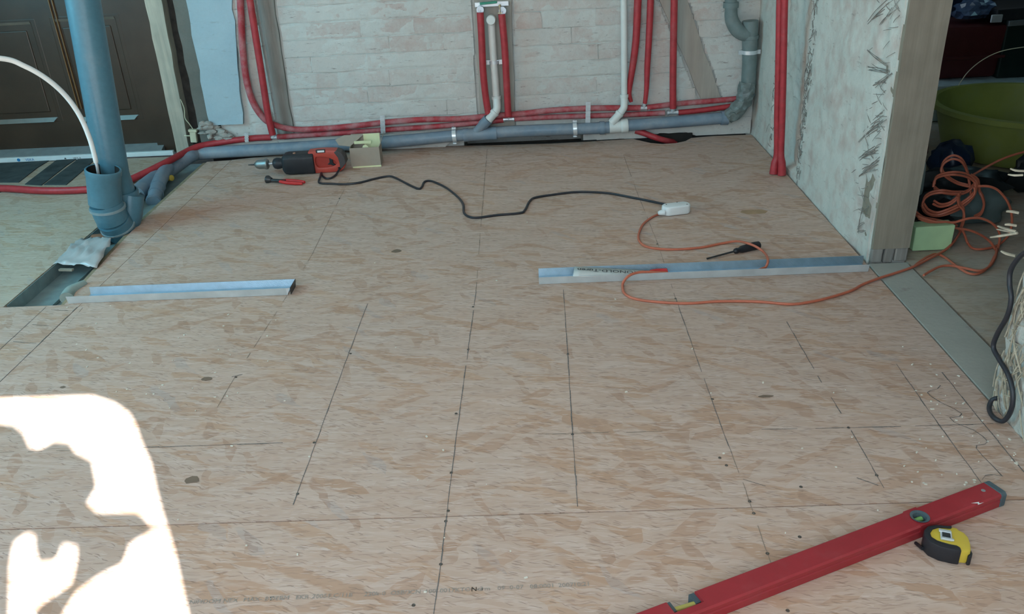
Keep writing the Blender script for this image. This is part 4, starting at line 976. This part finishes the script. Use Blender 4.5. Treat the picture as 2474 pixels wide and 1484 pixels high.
seg = 16; arc_in = [(va + r_v * math.cos(k * 2 * math.pi / seg), vbb + r_v * math.sin(k * 2 * math.pi / seg)) for k in range(seg)]
arc_out = []
for a_, b_ in arc_in:        # square around the round window
    da, db = a_ - va, b_ - vbb; s = r_v / max(abs(da), abs(db)); bb = vbb + db * s
    t1 = (W_L - vbb) / r_v if db > 0 else vbb / r_v
    arc_out.append((va + da * s, vbb + db * s * (t1 if abs(db) >= abs(da) else 1 + (t1 - 1) * abs(db) / abs(da))))
bd.ring([LV(a_, b_, .001) for a_, b_ in arc_out], [LV(a_, b_, .001) for a_, b_ in arc_in], (0, 0, H_L - .001))
lev_body = bd.build('body', M_level, g)
MB().lathe(LV(va, vbb, .004), (0, 0, 1), [(0, r_v), (H_L - .004, r_v), (H_L - .002, r_v + .002), (H_L - .0035, r_v - .003), (.014, r_v - .003), (.014, 0)], 24).build('vial_ring', M_cap, g, smooth=True)
MB().tube([LV(va - .010, vbb + .004, .0195), LV(va + .010, vbb + .004, .0195)], .0052, 12, smooth=False).build('vial', M_green, g, smooth=True)
MB().lathe(LV(va, vbb, .0165), (0, 0, 1), [(0, .0125), (.0006, .0125), (.0006, 0)], 20).build('vial_plate', M_green, g)
am = (na[0] + na[1]) / 2
MB().tube([LV(na[0] + .008, W_L * .64, .016), LV(na[1] - .008, W_L * .75, .014)], .0055, 12, smooth=False).build('vial', M_yvial, g, smooth=True)
for a_ in (na[0] + .005, na[1] - .005): MB().box(LV(a_, W_L * .8, .012), (.010, .022, .020), Matrix.Rotation(math.atan2(ld.y, ld.x), 3, 'Z')).build('vial_holder', M_cap, g)
MB().prism([LV(-.002, b, c) for b, c in [(-.001, 0), (-.001, H_L - .004), (.004, H_L + .001), (W_L - .004, H_L + .001), (W_L + .001, H_L - .004), (W_L + .001, 0)]], ld * .014).build('end_cap', M_cap, g, bevel=.002)
MB().lathe(LV(.032, W_L * .55, H_L - .001), (0, 0, 1), [(0, .004), (.0015, .004), (.0015, 0)], 12).build('rivet', M_steel, g)
q = P(2362, 1216, H_L + .0002); m = MB(); m.add([q + Vector((x, y, .0003)) for x, y in [(-.012, .0), (.004, .003), (.002, -.001), (.012, .001), (-.002, -.005), (.0, -.001)]], [(0, 1, 2, 3, 4, 5)]); m.build('paint_chip', M_white, g)
# tape measure
tc = (P(2229, 1330) + P(2337, 1345)) / 2; tc = Vector((tc.x + .002, tc.y + .006, 0))
g = thing('tape_measure', tc, 'yellow and black tape measure lying beside the red level', 'tape measure')
th = .030; R_ = .036
def TP(x, y, z, rot=-.28):
    y *= .90
    return tc + Vector((x * math.cos(rot) - y * math.sin(rot), x * math.sin(rot) + y * math.cos(rot), z))
outl = [(-.036, -.006), (-.035, .010), (-.028, .023), (-.014, .031), (.004, .033), (.013, .036), (.020, .036), (.022, .030), (.030, .024), (.035, .012), (.036, -.006), (.034, -.026), (.028, -.031), (.008, -.033), (-.012, -.030), (-.028, -.021)]
MB().prism([TP(x, y, .002) for x, y in outl], (0, 0, th - .002)).build('case', M_tapeyel, g, bevel=.003, smooth=True)
rub = [(-.0385, -.006), (-.037, .011), (-.0295, .0245), (-.0145, .033), (.004, .035), (.012, .038), (.010, .029), (-.012, .026), (-.022, .018), (-.027, .006), (-.026, -.006), (-.018, -.014), (.000, -.019), (.012, -.020), (.0175, -.024), (.018, -.0355), (.006, -.0355), (-.014, -.0325), (-.030, -.023)]
MB().prism([TP(x, y, .0) for x, y in rub], (0, 0, th + .0025)).build('rubber_bumper', M_black, g, bevel=.0025, smooth=True)
MB().prism([TP(x, y, .0) for x, y in [(.030, -.020), (.037, -.010), (.0385, -.022), (.036, -.032), (.030, -.0335)]], (0, 0, th * .72)).build('mouth', M_black, g, bevel=.002)
rz = Matrix.Rotation(-.35, 3, 'Z')
m = MB(); m.box(TP(-.002, .004, th + .002), (.019, .026, .002), rz); m.box(TP(-.003, .014, th + .004), (.020, .007, .003), rz); m.box(TP(-.001, -.008, th + .0035), (.020, .005, .003), rz); m.build('belt_clip', M_bright, g, bevel=.001)
MB().box(TP(-.002, .004, th + .0035), (.013, .011, .0012), rz).build('clip_plate', M_darksteel, g)
MB().tube([P(2212, 1312, .003), P(2219, 1318, .005), P(2229, 1326, .008)], [.003, .0032, .0035], 8).build('hand_strap', M_black, g, smooth=True)

# rotary hammer drill
za = .047
D0, D1 = P(632, 397, za), P(800, 388, za); du = (D1 - D0).normalized(); dv = Vector((-du.y, du.x, 0)); 
if dv.y < 0: dv = -dv
s_px = (D1 - D0).length / 168.0
ax_ = lambda x: D0 + du * ((x - 632) * s_px)
g = thing('hammer_drill', Vector((ax_(740).x, ax_(740).y, 0)), 'red and black electric drill lying at the back of the boards', 'drill')
MB().lathe(ax_(614), du, [(0, .004), (.004, .009), (.012, .0175), (.022, .0205), (.046, .021), (.050, .0235), (.058, .0235), (.064, .017), (.066, 0)], 20).build('chuck', M_chrome, g, smooth=True)
MB().tube([ax_(600), ax_(616)], [.002, .004], 8, smooth=False).build('drill_bit', M_darksteel, g, smooth=True)
MB().tube([ax_(648), ax_(664)], .006, 10, smooth=False).build('shank', M_steel, g, smooth=True)
MB().lathe(ax_(659), du, [(0, .008), (.002, .014), (.008, .022), (.020, .025), (.032, .024), (.042, .021), (.056, .021)], 20).build('tool_holder', M_blacktool, g, smooth=True)
m = MB(); sec = [(-.040, -.030), (-.032, -.045), (.030, -.045), (.042, -.030), (.042, .026), (.030, .043), (-.028, .043), (-.040, .028)]
def sect(x, k, kz): return [ax_(x) + dv * (b * k) + Vector((0, 0, c * kz)) for b, c in sec]
rows = [sect(684, .70, .62), sect(690, .95, .93), sect(700, 1, 1), sect(762, 1, 1)]
vs = [v for r in rows for v in r]; n8 = len(sec)
fs = [(i * n8 + k, i * n8 + (k + 1) % n8, (i + 1) * n8 + (k + 1) % n8, (i + 1) * n8 + k) for i in range(3) for k in range(n8)] + [tuple(range(n8))[::-1], tuple(range(3 * n8, 4 * n8))]
MB().add(vs, fs).build('gear_housing', M_blacktool, g, bevel=.004, smooth=True)
MB().lathe(ax_(716) + dv * -.01 + Vector((0, 0, .043)), (0, 0, 1), [(0, .007), (.004, .006), (.004, 0)], 10).build('selector', plain('selector', (.35, .18, .12), .4), g)
HP = lambda x, z: ax_(x) + Vector((0, 0, z - za))
out_ = [(752, .004), (764, .001), (800, .001), (822, .004), (832, .018), (836, .040), (834, .066), (828, .086), (815, .098), (790, .101), (768, .100), (750, .097), (750, .066), (751, .035)]
in_ = [(768, .028), (772, .025), (792, .025), (804, .028), (812, .032), (816, .040), (812, .052), (804, .060), (798, .066), (790, .070), (778, .072), (768, .072), (765, .060), (765, .040)]
MB().ring([HP(*p) - dv * .026 for p in out_], [HP(*p) - dv * .026 for p in in_], dv * .052).build('handle', M_redtool, g, bevel=.004, smooth=True)
MB().prism([HP(*p) - dv * .012 for p in in_], dv * .02).build('motor_web', plain('dark_red_housing', (.42, .05, .035), .5), g)
gr = [(822, .012), (829, .022), (838, .040), (836, .068), (830, .088), (819, .097), (812, .090), (820, .066), (822, .04)]
MB().prism([HP(*p) - dv * .029 for p in gr], dv * .058).build('rubber_grip', plain('grey_grip', (.07, .062, .062), .6), g, bevel=.003)
MB().prism([HP(*p) - dv * .020 for p in [(798, .062), (806, .060), (806, .040), (812, .030), (806, .028), (800, .034), (792, .036), (798, .044)]], dv * .03).build('trigger', M_black, g, bevel=.002)
MB().box(HP(781, .098) - dv * .024, (.040, .008, .014), Matrix.Rotation(math.atan2(du.y, du.x), 3, 'Z')).build('label_plate', M_black, g, bevel=.001)
MB().box(HP(782, .098) - dv * .0285, (.030, .002, .008), Matrix.Rotation(math.atan2(du.y, du.x), 3, 'Z')).build('label', M_white, g)
cr = .0045
cord = [HP(822, .016) - dv * .02, P(818, 412, .014), P(812, 422, .006)] + [P(x, y, cr) for x, y in [(800, 430), (788, 431), (779, 425), (776, 418)]] + [P(773, 430, .012), P(770, 439, cr)] + [P(x, y, cr) for x, y in [(776, 443), (800, 444), (835, 445), (870, 441), (905, 432), (938, 426), (956, 430), (985, 445), (1010, 456), (1019, 452), (1024, 441), (1034, 437), (1050, 440), (1080, 455), (1106, 476), (1119, 494), (1121, 514), (1134, 524), (1155, 526), (1200, 520), (1255, 515), (1268, 508), (1280, 486), (1295, 477), (1340, 470), (1380, 465), (1420, 464), (1470, 467), (1520, 476), (1570, 486)]] + [P(1612, 495, .012)]
MB().tube(cord, cr, 8, 6).build('cord', M_blackcable, g, smooth=True)
MB().tube([HP(822, .022) - dv * .014, P(819, 408, .016)], [.009, .007], 10, smooth=False).build('strain_relief', M_black, g, smooth=True)

# white adapter (in-line plug coupling)
a0, a1 = P(1611, 507, .018), P(1655, 502, .018); d_ = (a1 - a0).normalized(); n_ = Vector((-d_.y, d_.x, 0))
g = thing('plug_coupling', (a0 + a1) / 2 - Vector((0, 0, .018)), 'white plastic plug coupling joining the black and orange cables', 'plug')
m = MB(); outl = []
for k in range(20):
    an = 2 * math.pi * k / 20; x = .024 * math.cos(an); y = .0255 * math.sin(an)
    outl.append((x + (.028 if x > 0 else -.028), y))
c_ = (a0 + a1) / 2; c_.z = .001
m.prism([c_ + d_ * x + n_ * y for x, y in outl], (0, 0, .034)); m.build('body', M_white, g, bevel=.006, smooth=True, bseg=3)
MB().lathe(c_ - d_ * .048 - n_ * .012 + Vector((0, 0, .013)), -d_, [(0, .011), (.016, .009), (.022, .006), (.022, 0)], 12).build('cable_gland', M_white, g, smooth=True)
for x, y in ((-.034, .008), (.036, -.014), (.01, .018)): MB().lathe(c_ + d_ * x + n_ * y + Vector((0, 0, .0342)), (0, 0, 1), [(0, .0025), (.0008, .0025), (.0008, 0)], 8).build('screw', M_screw, g)
# orange extension cable with its coil
oc = .0040
lead = [P(1603, 514, .010), P(1590, 518, oc), P(1572, 527, oc), P(1553, 543, oc), P(1543, 566, oc), P(1545, 583, oc), P(1562, 596, oc), P(1600, 602, oc), P(1650, 602, oc), P(1700, 597, oc), P(1745, 588, oc), P(1780, 583, .012), P(1806, 588, .030), P(1828, 597, .024), P(1846, 610, .014), P(1854, 622, .028), P(1855, 634, .026), P(1850, 646, .012)]
g = thing('extension_cable', P(1603, 514), 'orange extension cable snaking over the boards to its coil in the doorway', 'cable')
MB().tube(lead, oc, 8, 6).build('lead', M_orange, g, smooth=True)
mid_ = [P(1612, 659, .020), P(1590, 658, .024), P(1566, 657, .029), P(1545, 658, .031), P(1526, 663, .031), P(1514, 671, .024), P(1506, 682, .010), P(1504, 692, oc), P(1508, 708, oc), P(1530, 721, oc), P(1580, 729, oc), P(1660, 733, oc), P(1740, 728, oc), P(1830, 729, oc), P(1910, 735, oc), P(1960, 729, oc), P(2004, 719, oc), P(2058, 702, oc), P(2085, 687, oc), P(2125, 672, .006), P(2166, 659, .006), P(2206, 645, .006), P(2243, 626, .006), P(2281, 606, .010), P(2303, 586, .02), PY(2322, 558, 2.56)]
MB().tube([P(1850, 646, .012), Vector((.62, 2.349, .005)), Vector((.50, 2.346, .005)), Vector((.40, 2.352, .006)), P(1612, 659, .020)], oc, 8, 4).build('lead', M_orange, g, smooth=True)
MB().tube(mid_, oc, 8, 6).build('lead', M_orange, g, smooth=True)
def cz(pts, Y0, k=0.0):
    o_ = []
    for i, (x, y) in enumerate(pts):
        q = PY(1950 + x / 3.71, 350 + y / 3.71, Y0 - 0.17 + k * (i % 3 - 1))
        o_.append(q if q.z > oc else P(1950 + x / 3.71, 350 + y / 3.71, oc))
    return o_
strands = [
    (cz([(1470, 480), (1455, 350), (1430, 230), (1380, 150), (1300, 128), (1225, 170), (1203, 240), (1260, 300), (1350, 350), (1450, 375)], 2.80, .006), 1),
    (cz([(1130, 380), (1150, 310), (1220, 278), (1320, 268), (1430, 288), (1500, 335), (1515, 400), (1480, 480), (1390, 560), (1280, 615), (1160, 640), (1070, 615), (1035, 560), (1050, 490), (1110, 445), (1200, 430), (1300, 440), (1400, 440)], 2.76, .008), 1),
    (cz([(1140, 390), (1180, 420), (1260, 440), (1360, 445), (1440, 420), (1500, 360)], 2.79, .004), 1),
    (cz([(1470, 290), (1530, 330), (1545, 420), (1570, 470), (1585, 540), (1560, 620), (1500, 660)], 2.78, .004), 1),
    (cz([(1040, 560), (1080, 610), (1160, 630), (1250, 605), (1350, 560), (1440, 500), (1500, 440), (1500, 380)], 2.74, .004), 1),
    (cz([(1130, 530), (1190, 555), (1270, 540), (1330, 500), (1370, 450)], 2.75, .004), 1),
    (cz([(1350, 460), (1360, 540), (1400, 590), (1405, 680), (1370, 780)], 2.73, .002), 1),
    (cz([(975, 630), (1040, 680), (1130, 700), (1230, 720), (1300, 730), (1340, 745)], 2.70, .003), 1),
    (cz([(990, 640), (1060, 665), (1150, 690), (1240, 690), (1320, 695), (1450, 660), (1560, 660), (1660, 705), (1720, 780), (1725, 860), (1700, 960), (1660, 1050)], 2.66, .0), 0),
    (cz([(1000, 660), (1080, 690), (1200, 700), (1330, 745), (1450, 765), (1560, 810), (1640, 870), (1690, 940)], 2.67, .0), 0),
    (cz([(1470, 280), (1580, 215), (1700, 150), (1820, 100), (1960, 60), (2060, 30)], 2.95, .0), 0),
    (cz([(1530, 372), (1620, 372), (1700, 400), (1770, 470), (1815, 550), (1835, 640), (1830, 740), (1790, 830), (1700, 905), (1580, 935), (1490, 930), (1440, 880), (1410, 800), (1380, 740)], 2.68, .0), 0),
    ([P(1950 + x / 3.71, 350 + y / 3.71, oc + .004) for x, y in [(1700, 930), (1690, 1000), (1640, 1085), (1550, 1130), (1430, 1110), (1300, 1085), (1200, 1090), (1110, 1130), (1045, 1170)]], 0),
    ([P(1950 + x / 3.71, 350 + y / 3.71, oc) for x, y in [(1680, 1000), (1630, 1090), (1550, 1150), (1460, 1155), (1370, 1110), (1290, 1050), (1220, 1000), (1150, 980), (1070, 1010), (1000, 1055), (960, 1090)]], 0)]
for s_, two in strands:
    MB().tube(s_, oc * .95, 7, 5).build('coil', M_orange, g, smooth=True)
    if two:
        MB().tube([p + Vector((.004 + .004 * noise.noise(p * 9), .009, .006 + .010 * noise.noise(p * 7 + Vector((3, 1, 0))))) for p in s_], oc * .95, 7, 5).build('coil', M_orange, g, smooth=True)
# screwdriver
a0, a1 = P(1708, 625, .004), P(1836, 591, .013); d_ = (a1 - a0).normalized(); L = (a1 - a0).length
g = thing('screwdriver', P(1780, 608), 'black screwdriver lying under the orange cable near the steel channel', 'screwdriver')
MB().tube([a0, a0 + d_ * (L * .02), a0 + d_ * (L * .52)], [.0035, .0028, .0032], 8, smooth=False).build('blade', M_darksteel, g, smooth=True)
MB().lathe(a0 + d_ * (L * .50), d_, [(0, .004), (.004, .008), (.012, .0095), (.018, .0075), (.028, .0115), (L * .40, .0135), (L * .48, .012), (L * .5, .007), (L * .5, 0)], 12).build('handle', M_black, g, smooth=True)
# pliers
p0, p1 = P(648, 435, .010), P(735, 442, .008); d_ = (p1 - p0).normalized(); n_ = Vector((-d_.y, d_.x, 0)); Lp = (p1 - p0).length
g = thing('pliers', P(690, 440), 'end-cutting pliers with red handles lying in front of the drill', 'pliers')
m = MB(); m.lathe(p0 - d_ * .008 + Vector((0, 0, .002)), d_, [(0, .006), (.002, .017), (.010, .018), (.018, .013), (.026, .009), (.028, 0)], 14); m.build('jaws', M_darksteel, g, smooth=True)
MB().prism([p0 + d_ * a_ + n_ * b_ - Vector((0, 0, .006)) for a_, b_ in [(.010, -.007), (.085, -.010), (.085, .010), (.010, .007)]], (0, 0, .012)).build('arms', M_darksteel, g, bevel=.003)
for s_, hx in ((-1, 0), (1, .01)):
    MB().tube([p0 + d_ * .062 + n_ * (s_ * .007), p0 + d_ * .095 + n_ * (s_ * .013), p0 + d_ * (Lp * .80) + n_ * (s_ * .013), p0 + d_ * (Lp * .98) + n_ * (s_ * .009)], [.006, .0075, .0075, .0055], 10).build('handle', M_redgrip, g, smooth=True)
# open cardboard box
b0, b1 = P(850, 406), P(921, 402); d_ = (b1 - b0).normalized(); n_ = Vector((-d_.y, d_.x, 0)); Wb = (b1 - b0).length; Hb, Db, tb = .088, .085, .0022
BX = lambda a_, b_, c_: b0 + d_ * a_ + n_ * b_ + Vector((0, 0, c_))
g = thing('cardboard_box', BX(Wb / 2, Db / 2, 0), 'small open cardboard box with pale yellow inside beside the drill', 'box')
def wallp(name, pa, pb, h0, h1, off, mat=M_card): return MB().prism([BX(*pa, h0), BX(*pb, h0), BX(*pb, h1), BX(*pa, h1)], off).build(name, mat, g)
wallp('front_side', (0, 0), (Wb, 0), .001, Hb, n_ * tb); wallp('back_side', (0, Db), (Wb, Db), .001, Hb + .040, n_ * tb)
wallp('left_side', (0, tb), (0, Db), .001, Hb, d_ * tb); wallp('right_side', (Wb, tb), (Wb, Db), .001, Hb, d_ * -tb)
wallp('lining', (Wb * .42, Db - .001), (Wb - .004, Db - .001), .004, Hb + .039, n_ * .001, M_yel)
MB().prism([BX(.002, .002, .001), BX(Wb - .002, .002, .001), BX(Wb - .002, Db, .001), BX(.002, Db, .001)], (0, 0, .002)).build('bottom', M_card, g)
MB().prism([BX(0, Db * .35, Hb), BX(Wb * .42, Db - .004, Hb + .034), BX(-.030, Db * 1.0, Hb + .036), BX(-.068, Db * .8, Hb + .022), BX(-.050, Db * .45, Hb + .006)], (0, 0, .002)).build('left_flap', M_card, g)
MB().prism([BX(Wb, Db * .1, Hb), BX(Wb, Db, Hb), BX(Wb + .018, Db, Hb + .045), BX(Wb + .012, Db * .35, Hb + .03)], d_ * .002).build('right_flap', M_card, g)
MB().box(BX(Wb * .42, Db * .55, Hb + .012), (.075, .006, .012), Matrix.Rotation(math.atan2(d_.y, d_.x), 3, 'Z')).build('yellow_tongue', M_yel, g)
MB().lathe(BX(Wb * .52, .02, Hb * .93), -n_, [(0, .014), (.001, .014), (.001, 0)], 7).build('thumb_tab', M_yel, g)
MB().prism([BX(.006, -.003, .0), BX(Wb + .001, -.003, .0), BX(Wb + .001, -.003, .007), BX(.006, -.003, .006)], n_ * .002).build('bottom_edge', M_yel, g)

# black cable loop on the near right wall
cl = [PX(x, y, .985) for x, y in [(2520, 585), (2474, 612), (2454, 632), (2441, 656), (2439, 686), (2443, 722), (2434, 763), (2410, 806), (2400, 838), (2413, 867), (2435, 904), (2446, 941), (2446, 978), (2436, 1005)]]
cl += [P(2421, 1018, .012), P(2400, 1008, .008), P(2390, 988, .008), P(2396, 968, .02), P(2410, 962, .03)]
tag(MB().tube(cl, .0052, 10, 8).build('black_cable', M_blackcable, smooth=True, base=P(2421, 1018)), 'black cable hanging in a loop on the straw wall at the right edge', 'cable')

# ================================================================== store room beyond the doorway
cT = Vector((2.0, 3.46, 0)); g = thing('mortar_tub', cT, 'big yellow-green mortar tub in the store room', 'tub')
MB().lathe(cT, (0, 0, 1), [(.004, 0), (.004, .285), (.015, .295), (.178, .340), (.180, .362), (.200, .364), (.201, .338), (.03, .285), (.03, 0)], 40).build('shell', M_tub, g, smooth=True)
for an in (2.9, 0.2): MB().box(cT + Vector((math.cos(an) * .372, math.sin(an) * .372, .182)), (.05, .10, .016), Matrix.Rotation(an, 3, 'Z')).build('handle', M_tub, g, bevel=.005)
fx0, fx1 = PY(2236, 205, 3.95).x, 2.75; fz = PY(2300, 206, 3.95).z
tag(MB().box(((fx0 + fx1) / 2, 4.2, fz / 2), (fx1 - fx0, .5, fz)).build('foam_block', M_foam, bevel=.006, base=((fx0 + fx1) / 2, 4.2, 0)), 'pale blue-white foam block behind the yellow tub', 'foam block')
rc = (PY(2240, 150, 4.1) + PY(2410, 150, 4.1)) / 2
g = thing('red_crate', (rc.x, 4.18, fz), 'dark red plastic tub standing on the pale foam block', 'tub')
rw = (PY(2410, 150, 4.1) - PY(2240, 150, 4.1)).length; rh = PY(2320, 58, 4.1).z - fz
m = MB(); m.prism([(rc.x - rw * .44, 4.06, fz + .002), (rc.x + rw * .44, 4.06, fz + .002), (rc.x + rw * .52, 4.04, fz + rh), (rc.x - rw * .52, 4.04, fz + rh)], (0, .28, 0)); m.build('body', M_maroon, g, bevel=.02, smooth=True)
MB().box((rc.x, 4.035, fz + rh * .42), (rw * .96, .012, .014)).build('rib', M_maroon, g, bevel=.004)
cx_ = PY(2474, 120, 4.02).x + .06; cz0 = fz
g = thing('tool_case', (cx_, 4.1, cz0), 'dark green tool case with metal edging, right of the red tub', 'case')
ch = PY(2440, 48, 4.0).z - cz0; cxl = PY(2438, 90, 4.0).x
MB().box((cxl + .3, 4.16, cz0 + ch / 2), (.6, .24, ch)).build('body', M_case, g, bevel=.008)
MB().box((cxl + .30, 4.032, cz0 + ch - .012), (.60, .014, .024), Matrix.Rotation(-.03, 3, 'Y')).build('metal_edge', M_steel, g, bevel=.002)
MB().box((cxl + .3, 4.16, cz0 + ch + .028), (.72, .26, .05), Matrix.Rotation(-.03, 3, 'Y')).build('lid', M_blacktool, g, bevel=.006)
q = PY(2408, 45, 4.02); MB().box((q.x, 4.022, q.z), (.05, .010, .034)).build('latch', M_bright, g, bevel=.003)
q = PY(2350, 22, 4.15); tag(lump((q.x, 4.14, q.z), (.085, .07, .05), 5, .35).build('plastic_bag', M_shinybag, base=(q.x, 4.14, q.z - .04)), 'shiny blue plastic bag on top of the red tub', 'bag')
q = PY(2275, 40, 4.5); tag(lump((q.x + .05, 4.6, .36), (.24, .075, .46), 9, .2).build('blue_sack', M_bluebag, smooth=True, base=(q.x, 4.6, 0)), 'dark blue sack standing at the back of the store room', 'sack')
tag(lump((1.485, 3.34, .10), (.075, .07, .125), 3, .3, freq=3).build('red_sack', M_redbag, smooth=True, base=(1.485, 3.34, 0)), 'crumpled red sack left of the yellow tub', 'sack')
q = P(2262, 428); tag(lump((q.x + .01, 3.1, .07), (.075, .075, .09), 11, .3, freq=3).build('blue_bag', M_bluebag, smooth=True, base=(q.x, 3.1, 0)), 'dark blue bag on the floor in front of the red sack', 'bag')
tag(MB().prism([PY(x, y, 2.86) for x, y in [(2214, 480), (2222, 420), (2228, 350), (2238, 400), (2230, 460), (2222, 490)]], (0, .01, 0)).build('pale_board', plain('pale_board', (.30, .36, .32), .7), base=PY(2214, 490, 2.86)), 'narrow pale board leaning behind the timber post', 'board')
q = P(2330, 520); tag(lump((1.50, 2.93, .05), (.17, .07, .07), 21, .35, freq=2.5).build('black_bag', M_blackbag, smooth=True, base=(1.5, 2.93, 0)), 'black rubbish bag under the orange cable coil', 'bag')
tag(lump((1.82, 2.97, .07), (.12, .05, .09), 27, .35, freq=2.5).build('black_bag', M_blackbag, smooth=True, base=(1.82, 2.97, 0)), 'black rubbish bag right of the coil, in front of the tub', 'bag')
tag(lump((1.36, 2.75, .04), (.10, .05, .055), 29, .3, freq=2.5).build('black_bag', M_blackbag, smooth=True, base=(1.36, 2.75, 0)), 'small black bag behind the pale green block', 'bag')
q = P(2390, 572); tag(lump((q.x + .02, q.y + .14, .05), (.10, .045, .065), 33, .35, freq=2).build('grey_sheet', M_greybag, smooth=True, base=(q.x, q.y + .14, 0)), 'crumpled grey plastic sheet below the coil', 'sheet')
a0, a1 = P(2204, 608), P(2296, 604); hg = PY(2250, 547, a0.y).z
tag(MB().prism([a0 + Vector((0, 0, .001)), a1 + Vector((0, 0, .001)), a1 + Vector((.002, 0, hg)), a0 + Vector((-.001, 0, hg - .002))], (0, .05, 0)).build('green_block', M_lgreen, bevel=.003, base=(a0 + a1) / 2), 'pale green foam block at the foot of the timber post', 'block')
tag(MB().tube([PY(x, y, 3.2) for x, y in [(2316, 206), (2335, 178), (2362, 153), (2395, 133), (2430, 121), (2480, 113), (2540, 108)]], .0016, 6).build('thin_wire', M_cream, smooth=True, base=PY(2316, 206, 3.2)), 'thin pale wire arching above the yellow tub', 'wire')

# repeats of a kind share a group
for o in list(SC.objects):
    if o.parent is None and 'label' in o:
        k = o.name.split('.')[0]
        gname = {'heating_pipe': 'red insulated heating pipes', 'felt_strip': 'dark felt strips on the left floor', 'black_bag': 'black rubbish bags in the store room', 'pipe_clamp': 'steel pipe clamps', 'pipe_strap': 'perforated pipe straps', 'wall_track': 'steel floor tracks of the new partition', 'white_drain_pipe': 'white drain pipes'}.get(k)
        if gname: o['group'] = gname
